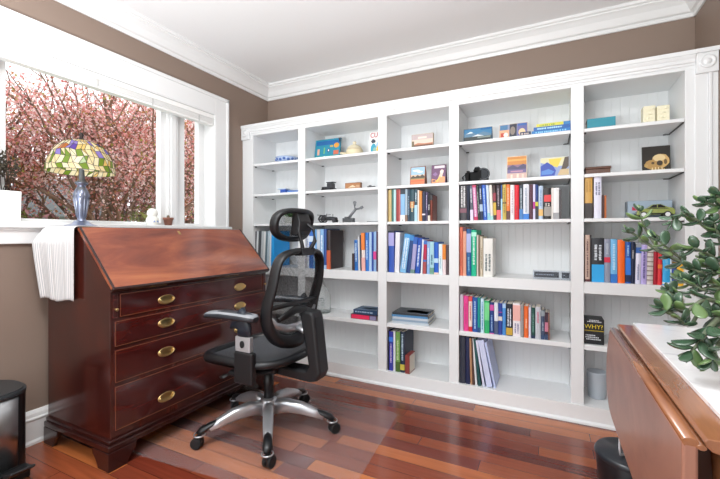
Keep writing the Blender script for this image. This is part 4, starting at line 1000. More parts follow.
for i in range(len(RS)-1):
    for k in range(NS):
        j = (k+1) % NS
        q = [ring[i][k], ring[i][j], ring[i+1][j], ring[i+1][k]]
        ph = k/NS
        if i < 2: c = sd.choice((0, 1, 7, 1))
        elif i < 4: c = sd.choice((0, 1, 7, 0, 4, 3, 0)) if k % 9 not in (3, 4) else sd.choice((3, 6, 3))
        elif i == 4: c = sd.choice((0, 7, 0, 1)) if k % 4 else sd.choice((2, 4, 3, 2))
        elif i == 5: c = 2 if k % 3 == 0 else sd.choice((0, 7, 0, 7, 1))
        else: c = 2 if k % 4 == 1 else sd.choice((0, 7, 7, 0, 0))
        if i in (2, 3) and 17 <= k <= 22: c = sd.choice((3, 6, 3, 5))
        if sd.random() < .22 and i > 1:
            m_ = tuple((q[0][t_]+q[2][t_])/2 for t_ in range(3)); 
            sh.add([q[0], q[1], q[2]], [(0, 1, 2)], c, False); sh.add([q[0], q[2], q[3]], [(0, 1, 2)], sd.choice((0, 2, 7, 1)), False)
            lead.sweep([q[0], q[2]], .0012, 4, cap=False)
        else: sh.add(q, [(0, 1, 2, 3)], c, False)
        lead.sweep([q[0], q[3]], .0013, 4, cap=False); lead.sweep([q[3], q[2]], .0013, 4, cap=False)
shade = build('lamp_shade', sh, gl, lp)
build('lead_lines', lead, M_lead, shade)
sp = MB().sweep([(LX-.105, LY, zl+.408), (LX, LY, zl+.36), (LX+.105, LY, zl+.408)], .003, 6).sweep([(LX, LY-.105, zl+.408), (LX, LY, zl+.36), (LX, LY+.105, zl+.408)], .003, 6)
sp.sweep([(LX, LY, zl+.35), (LX, LY, zl+.46)], .005, 8)
build('shade_spider', sp, mat('bronze_dark', '2a1f1c', .4, metal=.5), lp)
build('bulb', MB().ball((LX+.03, LY, zl+.33), (.022, .022, .032), 12, 8), H('e8e4dc', .3), lp)
build('pull_chain', MB().sweep([(LX+.03, LY-.03, zl+.33), (LX+.03, LY-.03, zl+.24)], .0014, 5), M_brass, lp)

# ------------------------------------------------------------------ things on the window sill
zs_ = 1.1125
t = thing('figurine', (-2.375, 1.655, zs_), 'white snowman figurine on the window sill', 'figurine')
build('body', MB().ball((-2.375, 1.655, zs_+.034), (.040, .040, .036), 20, 12).ball((-2.375, 1.655, zs_+.082), (.034, .034, .032), 20, 12).lathe([(.0, 0), (.032, 0), (.036, .012), (.0, .02)], (-2.375, 1.655, zs_), 20, cap=False), H('ecebe4', .35), t)
q = MB()
for a in (-.5, .3): q.box(-2.336, -2.333, 1.655+a*.03-.004, 1.655+a*.03+.004, zs_+.02, zs_+.03)
build('painted_mark', q, H('7f96c8'), t)
t = thing('flower_pot', (-2.375, 1.772, zs_), 'tiny terracotta pot with a cactus beside the window mullion', 'pot')
build('pot_body', MB().lathe([(0, 0), (.022, 0), (.030, .042), (.034, .042), (.035, .056), (.030, .056), (.028, .046), (0, .046)], (-2.375, 1.772, zs_), 20, cap=False), mat('terracotta', '8a5a4a', .7), t)
build('cactus', MB().ball((-2.375, 1.772, zs_+.058), (.010, .010, .016), 10, 8), H('6a5a48', .7), t)
t = thing('planter', (-2.38, .872, zs_), 'white square planter at the left end of the window sill', 'planter')
build('planter_box', MB().prism([(-2.425, zs_), (-2.335, zs_), (-2.325, zs_+.15), (-2.435, zs_+.15)], .812, .932, 'y'), H('eeeeec', .3), t, bevel=.004)
build('soil', MB().box(-2.428, -2.332, .818, .926, zs_+.145, zs_+.1515), H('2c241e', .9), t)
st = MB(); sf = MB(); r2 = random.Random(3)
for k in range(26):
    a = r2.uniform(0, 2*PI); l = r2.uniform(.10, .20); px_ = -2.38+r2.uniform(-.03, .03); py_ = .872+r2.uniform(-.04, .04)
    b0 = (px_, py_, zs_+.15); b1 = (px_+.02*math.cos(a), py_+.03*math.sin(a), zs_+.15+l*.6); b2 = (px_+.035*math.cos(a), py_+.06*math.sin(a), zs_+.15+l)
    st.sweep([b0, b1, b2], [.002, .0016, .0008], 5)
    for j in range(9):
        w = j/9; c = [b1[i]+(b2[i]-b1[i])*w+r2.uniform(-.008, .008) for i in range(3)]
        sf.ball(c, (.004, .005, .006), 5, 3)
build('stems', st, H('3c2c26', .8), t); build('foliage', sf, leafy('dark_small_leaves', '4a4436'), t)

# ------------------------------------------------------------------ office chair
CX, CY = -1.345, 1.604
MATZ = .0026
ch = thing('office_chair', (CX, CY, MATZ), 'black mesh office chair with headrest and chrome five-star base', 'chair')
M_mesh = mixed_transparent('chair_mesh', '1b1c20', .5, .46, 420)
M_seatmesh = mat('seat_mesh_fabric', '4a4c50', .6, bump=.6, bscale=900)
base = build('star_base', MB().lathe([(.030, .088), (.046, .092), (.050, .13), (.044, .166), (.030, .178), (.0, .178)], (CX, CY, MATZ), 24, cap=False), M_silver, ch)
for k in range(5):
    a = math.radians(-123+72*k); ca, sa = math.cos(a), math.sin(a)
    P = lambda r, z: (CX+r*ca, CY+r*sa, MATZ+z)
    build('base_leg', MB().sweep([P(.03, .128), P(.10, .137), P(.18, .126), P(.25, .104), P(.300, .086)], [(.027, .037), (.027, .036), (.026, .031), (.023, .023), (.020, .016)], 12, power=3), M_silver, base)
    build('leg_cap', MB().sweep([P(.240, .122), P(.29, .103), P(.335, .085), P(.352, .070)], [(.012, .006), (.021, .012), (.024, .016), (.014, .012)], 12), M_blackm, base)
    build('leg_ring', MB().sweep([(CX+.345*ca+.026*math.cos(b), CY+.345*sa+.026*math.sin(b), MATZ+.066) for b in [2*PI*j/20 for j in range(20)]], (.003, .004), 6, closed=True), M_silver, base)
    cs = build('caster', MB().sweep([P(.345, .066), P(.345, .045)], .008, 8).box(CX+.345*ca-.012, CX+.345*ca+.012, CY+.345*sa-.012, CY+.345*sa+.012, .035, .055), M_blackm, ch, bevel=.003)
    wa = a+RNG.uniform(-.9, .9) if k != 1 else PI/2
    for s_ in (-1, 1):
        ox, oy = -math.sin(wa)*.013*s_, math.cos(wa)*.013*s_
        c = (CX+.345*ca+ox+math.cos(wa)*.012, CY+.345*sa+oy+math.sin(wa)*.012, MATZ+.0275)
        d = Vector((-math.sin(wa), math.cos(wa), 0))*.0095
        build('wheel', MB().sweep([Vector(c)-d, Vector(c)-d*.7, Vector(c)+d*.7, Vector(c)+d], [.023, .0272, .0272, .023], 20), M_rubber, cs)
build('gas_column', MB().lathe([(.027, .168), (.027, .30), (.022, .305), (.022, .345)], (CX, CY, MATZ), 20), M_blackm, ch)
SZ = .425
mech = MB().box(CX-.13, CX+.10, CY-.075, CY+.075, .335, .385).box(CX-.16, CX-.12, CY-.05, CY+.05, .345, .375).box(CX-.06, CX+.08, CY-.235, CY+.235, .362, .385)
build('tilt_mechanism', mech, M_black, ch, bevel=.010, seg=3)
build('lever', MB().sweep([(CX-.08, CY-.07, .355), (CX-.09, CY-.17, .352), (CX-.10, CY-.235, .345)], [(.008, .006), (.008, .006), (.020, .007)], 8), M_black, ch)
# seat
def seatz(x, y):
    u = (x-(CX-.02))/.25; v = (y-CY)/.25
    return SZ+.012*v*v-.030*max(0, -u-.35)**1.6*1.2+.012*max(0, u-.5)
outl = []
for k in range(48):
    a = 2*PI*k/48; c, s_ = math.cos(a), math.sin(a)
    outl.append((CX-.035+.238*math.copysign(abs(c)**.55, c), CY+.238*math.copysign(abs(s_)**.55, s_)))
fr = [(x, y, seatz(x, y)) for x, y in outl]
build('seat_frame', MB().sweep(fr, [(.024, .020+.012*max(0, (CX-.10-p[0])/.17)) for p in fr], 12, closed=True), M_black, ch)
def seatfn(u, v):
    k = v*48; i = int(k) % 48; w = k-int(k); p, q = outl[i], outl[(i+1) % 48]
    x = p[0]+(q[0]-p[0])*w; y = p[1]+(q[1]-p[1])*w
    x = CX-.035+(x-CX+.035)*u; y = CY+(y-CY)*u
    return (x, y, seatz(x, y)+.006-.022*(1-u*u))
build('seat', MB().grid(seatfn, 10, 48), M_seatmesh, ch, solid=.012)
build('seat_pan', MB().prism([(CX-.22, .395), (CX-.25, .41), (CX-.2, .385), (CX+.14, .385), (CX+.19, .41), (CX+.12, .40)], CY-.20, CY+.20, 'y'), M_black, ch, bevel=.006)
# arms
for s_ in (-1, 1):
    ya = CY+s_*.250
    am = build('armrest', MB().box(CX+.012, CX+.125, ya-.017, ya+.017, .350, .500).box(CX+.0, CX+.09, min(ya, CY+s_*.19), max(ya, CY+s_*.19), .352, .380), M_black, ch, bevel=.009, seg=3)
    build('arm_sleeve', MB().box(CX+.018, CX+.108, ya-.013, ya+.013, .500, .572), M_silver, am, bevel=.004)
    q = MB(); q.sweep([(CX+.064, ya-.0135, .537), (CX+.064, ya-.018, .537)], (.012, .017), 16) if s_ < 0 else q.sweep([(CX+.064, ya+.0135, .537), (CX+.064, ya+.018, .537)], (.012, .017), 16)
    build('height_button', q, M_blackm, am)
    build('arm_neck', MB().sweep([(CX+.064, ya, .565), (CX+.064, ya, .61), (CX+.045, ya, .638), (CX+.02, ya, .655)], [(.012, .040), (.012, .042), (.018, .048), (.025, .065)], 12, up=(1, 0, 0), power=3), mat('dark_blue_plastic', '1f2833', .4), am)
    pd = [(CX-.185, ya, .645), (CX-.15, ya, .656), (CX-.06, ya, .664), (CX+.05, ya, .664), (CX+.115, ya, .660), (CX+.135, ya, .655)]
    build('arm_pad', MB().sweep(pd, [(.020, .010), (.036, .017), (.042, .020), (.042, .020), (.036, .018), (.022, .012)], 14, power=2.6), mat('arm_pad_grey', '30353b', .38), am)
    build('pad_top', MB().sweep([(p[0], p[1], p[2]+.007) for p in pd], [(.018, .007), (.034, .011), (.040, .012), (.040, .012), (.034, .011), (.020, .007)], 14, power=2.6), mat('arm_pad_top', '8d9196', .32), am)
# backrest
def backx(z): return CX+.160+.05*((z-.52)/.44)-.040*math.sin(PI*min(1, max(0, (z-.50)/.30)))*.7
def bx_(y, z): # wings curve forward at the sides
    return backx(z)+.012-.018*((y-CY)/.225)**2
ctrl = [(0, .500), (-.08, .512), (-.145, .548), (-.188, .615), (-.204, .70), (-.200, .80), (-.192, .88), (-.175, .93), (-.135, .957), (-.075, .966), (0, .970)]
loop = ctrl+[(-y, z) for y, z in ctrl[::-1][1:-1]]
def smooth(loop, it=2):
    for _ in range(it):
        o = []
        n = len(loop)
        for i in range(n):
            p, q = loop[i], loop[(i+1) % n]
            o += [tuple(.75*a+.25*b for a, b in zip(p, q)), tuple(.25*a+.75*b for a, b in zip(p, q))]
        loop = o
    return loop
lp3 = smooth([(bx_(CY+y, z), CY+y, z) for y, z in loop])
secs = []
for p in lp3:
    lo = max(0, (.72-p[2])/.22); secs.append((.026+.010*lo, .017+.010*lo))
build('back_frame', MB().sweep(lp3, secs, 12, up=(1, 0, .0), closed=True, power=2.6), M_black, ch) if False else None
def frame_sweep(path, centre, thick_in, depth_x):
    """closed loop whose section is wide front-to-back (x) and narrow in the loop's plane"""
    m = MB(); n = len(path); N_ = 12; c = Vector(centre); vs = []
    for i, p in enumerate(path):
        p = Vector(p); t_ = Vector(path[(i+1) % n])-Vector(path[i-1]); t_.normalize()
        fx = Vector((1, 0, 0)); fx = (fx-t_*fx.dot(t_)).normalized(); inn = t_.cross(fx).normalized()
        if inn.dot(c-p) < 0: inn = -inn
        ti = thick_in(p) if callable(thick_in) else thick_in; dxx = depth_x(p) if callable(depth_x) else depth_x
        for k in range(N_):
            th = 2*PI*k/N_; ca, sa = math.cos(th), math.sin(th)
            ca = math.copysign(abs(ca)**.75, ca); sa = math.copysign(abs(sa)**.75, sa)
            vs.append(p+fx*dxx*ca+inn*ti*sa)
    fs = [(i*N_+k, i*N_+(k+1) % N_, ((i+1) % n)*N_+(k+1) % N_, ((i+1) % n)*N_+k) for i in range(n) for k in range(N_)]
    return m.add(vs, fs, 0, True)
def ti(p): return .0105+.022*max(0, min(1, (.66-p.z)/.14))+.004*max(0, (p.z-.92)/.05)
def dpx(p): return .029+.008*max(0, min(1, (.80-p.z)/.2))
build('back_frame', frame_sweep(lp3, (CX+.2, CY, .74), ti, dpx), M_black, ch)
nl = len(lp3); cz = .735
def backfn(u, v):
    i = int(round(v*nl)) % nl; p = lp3[i]
    y = CY+(p[1]-CY)*u; z = cz+(p[2]-cz)*u
    return (bx_(y, z)+.012*(1-u), y, z)
build('back_mesh', MB().grid(backfn, 8, nl), M_mesh, ch)
cross = MB().sweep([(bx_(CY+y, .705)+.016, CY+y, .700-.02*(y/.2)**2*0) for y in (-.19, -.1, 0, .1, .19)], [(.010, .012)]*5, 8)
build('back_crossbar', cross, M_black, ch)
build('lumbar_bracket', MB().sweep([(bx_(CY+y, z)+.022, CY+y, z) for y, z in ((-.19, .655), (-.15, .61), (-.08, .582), (0, .575), (.08, .582), (.15, .61), (.19, .655))], [(.008, .010), (.009, .016), (.009, .020), (.009, .022), (.009, .020), (.009, .016), (.008, .010)], 10, up=(0, 0, 1)), M_silver, ch)
build('lumbar_pad', MB().sweep([(bx_(CY+y, .64)+.026, CY+y, .640+.03*(1-abs(y)/.12)) for y in (-.14, -.07, 0, .07, .14)], [(.008, .012), (.010, .020), (.012, .024), (.010, .020), (.008, .012)], 10), M_black, ch)
spine = [(CX+.02, .330), (CX+.29, .318), (CX+.335, .332), (CX+.352, .372), (CX+.318, .640), (CX+.305, .668), (CX+.262, .672), (CX+.232, .655), (CX+.236, .62), (CX+.282, .40), (CX+.262, .378), (CX+.02, .375)]
build('support_arm', MB().prism(spine, CY-.045, CY+.045, 'y'), M_black, ch, bevel=.014, seg=3)
build('arm_link', MB().sweep([(CX+.26, CY, .56), (CX+.20, CY, .578)], [(.035, .020), (.030, .018)], 10), M_silver, ch)
# headrest
hz = 1.098
hl = smooth([(CX+.180-.028*abs(y/.16)**2+.02*(z-hz)/.07, CY+y, z) for y, z in ((-.150, hz+.000), (-.145, hz+.045), (-.10, hz+.070), (0, hz+.074), (.10, hz+.070), (.145, hz+.045), (.150, hz), (.13, hz-.042), (.08, hz-.066), (0, hz-.074), (-.08, hz-.066), (-.13, hz-.042))])
hr = build('headrest', frame_sweep(hl, (CX+.18, CY, hz), .014, .024), M_black, ch)
nh = len(hl)
def hfn(u, v):
    p = hl[int(round(v*nh)) % nh]; y = CY+(p[1]-CY)*u; z = hz+(p[2]-hz)*u
    return (CX+.180-.028*abs((y-CY)/.16)**2+.02*(z-hz)/.07, y, z)
build('headrest_mesh', MB().grid(hfn, 5, nh), M_mesh, hr)
build('headrest_bracket', MB().prism([(CX+.165, hz-.05), (CX+.175, hz+.068), (CX+.205, hz+.072), (CX+.226, hz+.02), (CX+.222, hz-.03), (CX+.20, hz-.055)], CY-.03, CY+.07, 'y'), M_black, hr, bevel=.006)
nk = MB().sweep([(CX+.210, CY-.02, hz-.01), (CX+.220, CY-.02, hz-.06), (CX+.226, CY-.012, hz-.105), (CX+.228, CY-.01, .962)], [(.012, .008), (.012, .009), (.014, .010), (.018, .012)], 10)
nk.sweep([(CX+.215, CY+.04, hz+.01), (CX+.250, CY+.055, hz-.02), (CX+.262, CY+.05, hz-.08), (CX+.240, CY+.03, .965)], [(.010, .008), (.011, .010), (.011, .010), (.014, .012)], 10)
nk.box(CX+.205, CX+.255, CY-.05, CY+.06, .945, .982)
build('headrest_stem', nk, M_black, ch, bevel=.003)

# clear chair mat
M_mat = mixed_transparent('clear_vinyl', 'b8b2b4', .28, .10)
ang = math.radians(5.5); ca, sa = math.cos(ang), math.sin(ang)
def mp_(u, v): return (-.79-u*ca+v*sa*1, 2.10-u*sa-v*ca)
pl = []
Wm, Dm, rr = 1.12, .86, .05
for cx_, cy_, a0 in ((rr, rr, PI), (rr, Dm-rr, PI/2), (Wm-rr, Dm-rr, 0), (Wm-rr, rr, -PI/2)):
    for k in range(7):
        a = a0-PI/2*k/6; pl.append((cx_+rr*math.cos(a), cy_-rr*math.sin(a)*-1 if False else cy_+rr*math.sin(a)))
def corner(cu, cv, a0): return [(cu+rr*math.cos(a0+PI/2*k/6), cv+rr*math.sin(a0+PI/2*k/6)) for k in range(7)]
pl = corner(rr, rr, PI)+corner(Wm-rr, rr, -PI/2)+corner(Wm-rr, Dm-rr, 0)+corner(rr, Dm-rr, PI/2)
cm = build('chair_mat', MB().prism([mp_(*p) for p in pl], .0005, .0025, 'z'), M_mat, loc=(-1.3, 1.6, 0)); tag(cm, 'clear plastic chair mat on the wooden floor under the chair', 'mat')

# ------------------------------------------------------------------ drop-leaf table with stone top
tb = thing('drop_leaf_table', (.47, 1.12, 0), 'brown wooden drop-leaf table with a white stone top at right', 'table')
TX0, TX1, TY0, TY1, TZ = .205, .742, .725, 1.525, .75
pro = [(TX1, .722), (TX0+.022, .722), (TX0+.022, .728), (TX0+.010, .731), (TX0+.003, .737), (TX0, .745), (TX0+.004, TZ), (TX1, TZ)]
build('tabletop', MB().prism(pro, TY0, TY1, 'y'), M_tabled, tb, bevel=.0015)
M_marble = wood('white_marble', [(.3, 'd8d6dc'), (.42, 'eeeef0'), (.6, 'f2f2f3'), (.72, 'e6e4ea'), (.8, 'cfcbd6')], (2.5, 5, 2), .12, .3, 4)
build('stone_top', MB().box(TX0+.044, TX1, TY0+.012, TY1-.004, TZ, TZ+.010), M_marble, tb, bevel=.0015)
leaf = [(TY0+.003, .738), (TY0+.002, .50), (TY0+.03, .462), (1.44, .462), (1.50, .470), (1.545, .497), (1.572, .54), (1.568, .60), (1.545, .66), (1.505, .715), (1.488, .738)]
lf = build('drop_leaf', MB().prism(leaf, .180, .200, 'x'), M_tablew, tb, bevel=.004)
build('rule_joint', MB().sweep([(.1905, TY0+.003, .7385), (.1905, 1.487, .7385)], (.010, .007), 10, power=3).sweep([(.203, TY0+.001, .7345), (.203, 1.500, .7345)], (.006, .004), 8), M_tabled, lf)
build('apron', MB().box(.235, .715, TY0+.05, TY0+.07, .61, .722).box(.235, .715, TY1-.09, TY1-.07, .61, .722).box(.235, .255, TY0+.05, TY1-.07, .61, .722), M_tabled, tb, bevel=.002)
for lx in (.235, .675):
    for ly in (TY0+.03, TY1-.11):
        build('leg', MB().sweep([(lx+.02, ly+.02, 0), (lx+.02, ly+.02, .60), (lx+.02, ly+.02, .722)], [(.015, .015), (.022, .022), (.024, .024)], 8, power=6), M_tabled, tb)

# ------------------------------------------------------------------ jade plant on the table
PX, PY, PZ = .602, 1.17, TZ+.0105
jd = thing('jade_plant', (PX, PY, PZ), 'green jade plant with fleshy leaves spreading over the stone table top', 'plant')
build('pot', MB().lathe([(0, 0), (.07, 0), (.075, .01), (.10, .13), (.105, .135), (.105, .15), (.095, .15), (.09, .135), (0, .13)], (PX, PY, PZ), 28, cap=False), H('d8d4cc', .4), jd)
build('soil', MB().lathe([(0, .131), (.0905, .131), (.0905, .136), (0, .138)], (PX, PY, PZ), 20, cap=False), H('35291f', .9), jd)
wood_ = MB(); lvs = [MB(), MB()]
jr = random.Random(21)
def jleaf(p, d, size, which):
    """a thick oval leaf from p along d"""
    d = Vector(d).normalized(); u = Vector((jr.uniform(-.4, .4), jr.uniform(-.4, .4), 1)); s_ = d.cross(u).normalized(); n = s_.cross(d).normalized()
    M = Matrix((s_, d, n)).transposed()
    c = Vector(p)+d*size*.55
    b = lvs[which]; o = len(b.v)
    b.ball((0, 0, 0), (size*.34, size*.55, size*.11), 10, 8)
    for k in range(o, len(b.v)):
        q = Vector(b.v[k]); f = q.y/(size*.55)
        q.x *= 1-.28*(-f if f < 0 else 0)*1.2; q.z += size*.12*f*f
        b.v[k] = tuple(c+M @ q)
def branch(pts, r0, leaves=5, size=.05, start=.35, tip=True, spread=1.):
    P = [Vector(p) for p in pts]
    # densify
    D = []
    for i in range(len(P)-1):
        for k in range(5):
            w = k/5
            p0 = P[max(i-1, 0)]; p1 = P[i]; p2 = P[i+1]; p3 = P[min(i+2, len(P)-1)]
            D.append(.5*((2*p1)+(p2-p0)*w+(2*p0-5*p1+4*p2-p3)*w*w+(3*p1-p0-3*p2+p3)*w**3))
    D.append(P[-1]); n = len(D)
    wood_.sweep(D, [r0*(1-.6*i/(n-1)) for i in range(n)], 7)
    for j in range(leaves):
        f = start+(1-start)*j/max(1, leaves-.3); i = min(n-2, int(f*(n-1))); t_ = (D[i+1]-D[i]).normalized()
        s_ = t_.cross(Vector((0, 0, 1))); s_ = s_.normalized() if s_.length > .1 else Vector((1, 0, 0)); u = s_.cross(t_)
        a = (PI/2)*(j % 2)+jr.uniform(-.5, .5)
        for sg in (0, PI):
            d = (s_*math.cos(a+sg)+u*math.sin(a+sg))*spread+t_*.75
            jleaf(D[i], d, size*.82*jr.uniform(.7, 1.1), 0 if jr.random() < .75 else 1)
    if tip:
        t_ = (D[-1]-D[-2]).normalized()
        for k in range(3):
            a = k*2.1+jr.random(); s_ = t_.cross(Vector((.3, .2, 1))).normalized(); u = s_.cross(t_)
            jleaf(D[-1], t_*1.1+(s_*math.cos(a)+u*math.sin(a))*.6, size*.82*jr.uniform(.45, .8), 0 if k else 1)
for pts_, r_, n_, s_, st_ in [
 ([(0.452, 1.170, 0.989), (0.369, 1.200, 0.929), (0.325, 1.250, 0.969), (0.268, 1.270, 1.003), (0.226, 1.280, 1.041), (0.203, 1.280, 1.057)], 0.0065, 7, 0.046, 0.35),
 ([(0.268, 1.270, 1.003), (0.237, 1.280, 1.068), (0.226, 1.280, 1.112)], 0.004, 2, 0.044, 0.5),
 ([(0.325, 1.250, 0.969), (0.269, 1.200, 1.016), (0.243, 1.200, 1.041)], 0.004, 3, 0.04, 0.4),
 ([(0.436, 1.170, 1.004), (0.379, 1.150, 1.038), (0.330, 1.120, 1.056), (0.304, 1.100, 1.078), (0.286, 1.100, 1.092)], 0.006, 5, 0.044, 0.4),
 ([(0.379, 1.150, 1.038), (0.347, 1.120, 1.105), (0.312, 1.100, 1.121)], 0.004, 3, 0.042, 0.5),
 ([(0.379, 1.150, 1.049), (0.354, 1.100, 1.115), (0.325, 1.080, 1.134)], 0.004, 3, 0.042, 0.5),
 ([(0.304, 1.100, 1.078), (0.272, 1.080, 1.096), (0.249, 1.080, 1.079)], 0.003, 2, 0.038, 0.6),
 ([(0.452, 1.170, 0.960), (0.363, 1.100, 0.941), (0.298, 1.050, 0.932), (0.273, 1.050, 0.948)], 0.006, 5, 0.046, 0.4),
 ([(0.452, 1.170, 0.926), (0.363, 1.100, 0.897), (0.290, 1.020, 0.915), (0.252, 1.000, 0.890), (0.231, 1.000, 0.903)], 0.006, 6, 0.046, 0.4),
 ([(0.290, 1.020, 0.915), (0.258, 0.990, 0.866), (0.236, 0.980, 0.880), (0.210, 0.980, 0.898)], 0.004, 4, 0.04, 0.4),
 ([(0.363, 1.100, 0.897), (0.289, 0.980, 0.872), (0.262, 0.950, 0.842), (0.245, 0.940, 0.823)], 0.006, 4, 0.052, 0.4),
 ([(0.363, 1.100, 0.865), (0.289, 0.950, 0.840), (0.274, 0.930, 0.815)], 0.005, 3, 0.05, 0.4),
 ([(0.444, 1.170, 0.971), (0.352, 1.120, 0.989), (0.298, 1.080, 1.016), (0.281, 1.080, 1.020)], 0.005, 5, 0.044, 0.4),
 ([(0.444, 1.170, 0.971), (0.346, 1.100, 0.968), (0.296, 1.060, 0.969), (0.276, 1.060, 0.977)], 0.005, 5, 0.044, 0.4),
 ([(0.444, 1.170, 0.948), (0.372, 1.200, 0.941), (0.327, 1.220, 0.922), (0.302, 1.220, 0.935)], 0.005, 5, 0.044, 0.4),
 ([(0.452, 1.170, 0.971), (0.357, 1.120, 0.916), (0.324, 1.100, 0.945), (0.314, 1.100, 0.989)], 0.005, 5, 0.044, 0.4),
 ([(0.452, 1.170, 0.971), (0.357, 1.120, 1.016), (0.334, 1.100, 1.056), (0.329, 1.100, 1.078)], 0.005, 4, 0.044, 0.4),
 ([(0.452, 1.170, 0.949), (0.379, 1.100, 0.877), (0.326, 1.050, 0.875), (0.294, 1.020, 0.890)], 0.005, 5, 0.046, 0.4),
 ([(0.369, 1.200, 0.929), (0.312, 1.200, 0.908), (0.280, 1.180, 0.899), (0.265, 1.180, 0.913)], 0.004, 4, 0.038, 0.4),
]: branch(pts_, r_, n_, s_, st_)
for k in range(5):
    a = k*1.3
    branch([(PX, PY, PZ+.12), (PX-.02+.02*math.cos(a), PY+.02*math.sin(a), PZ+.17), (0.452+.03*math.cos(a), 1.170+.05*math.sin(a), 0.989+.05*math.cos(a))], .012, 1, .04, .7)
for k in range(7):
    a = k*.9
    branch([(PX, PY, PZ+.16), (PX+.05*math.cos(a), PY+.12*math.sin(a), PZ+.25), (min(.70, PX+.09*math.cos(a)), PY+.2*math.sin(a), PZ+.30+.05*(k % 3))], .008, 4, .045, .4)
build('branches', wood_, mat('jade_bark', '5d6650', .7, noise=.2, nscale=(60, 60, 60)), jd)
f1 = build('leaves', lvs[0], mat('jade_leaf', '3c5540', .24, noise=.22, nscale=(9, 9, 9), coat=.35), jd)
f2 = build('pale_leaves', lvs[1], mat('jade_leaf_pale', '5f7a4a', .28, noise=.2, nscale=(9, 9, 9), coat=.3), jd)
f2['label'] = 'paler yellow-green leaves'

# ------------------------------------------------------------------ bins and cord
t = thing('pedal_bin', (-2.185, .752, 0), 'stainless pedal bin with a black lid beside the desk', 'bin')
def oval(r, z0, z1, n=40, cx_=-2.185, cy_=.752, rx=.130, ry=.118): return [(cx_+r*rx*math.copysign(abs(math.cos(a))**.8, math.cos(a)), cy_+r*ry*math.copysign(abs(math.sin(a))**.8, math.sin(a))) for a in [2*PI*k/n for k in range(n)]]
build('bin_body', MB().prism(oval(1, 0, 0), .02, .350, 'z', sm=True), M_steel, t)
build('bin_foot', MB().prism(oval(1.02, 0, 0), .0, .022, 'z', sm=True), M_black, t)
build('side_panel', MB().prism([p for p in oval(1.012, 0, 0) if p[0] > -2.15 and p[1] > .80]+[(-2.15, .80)], .022, .35, 'z'), M_black, t)
build('lid', MB().prism(oval(1.04, 0, 0), .350, .368, 'z', sm=True).prism(oval(.97, 0, 0), .368, .374, 'z', sm=True), mat('bin_lid', '2c3033', .35), t, bevel=.005)
build('pedal', MB().prism([(-2.06, .045), (-1.985, .066), (-1.955, .078), (-1.95, .070), (-1.985, .046), (-2.06, .022)], .745, .83, 'y').box(-2.06, -2.02, .735, .84, .0, .05), M_black, t, bevel=.004)

t = thing('waste_bin', (.262, 1.655, 0), 'black rounded bin on the floor beyond the drop-leaf table', 'bin')
build('bin_body', MB().lathe([(0, 0), (.085, 0), (.09, .006), (.105, .245), (.103, .25), (0, .25)], (.262, 1.655, 0), 32, cap=False), mat('bin_black', '15181d', .3), t)
build('lid', MB().lathe([(.108, .245), (.110, .255), (.104, .266), (.0, .270)], (.262, 1.655, 0), 32, cap=False), mat('bin_lid_dark', '20242a', .3), t)
cd = build('power_cord', MB().sweep([(.232, 1.587, .70), (.226, 1.588, .55), (.224, 1.588, .42), (.222, 1.590, .305), (.226, 1.60, .277), (.25, 1.62, .274)], .0035, 8), H('dfe0e4', .4), loc=(.226, 1.59, .5)); tag(cd, 'white cord running down behind the table leaf to the black bin', 'cord')

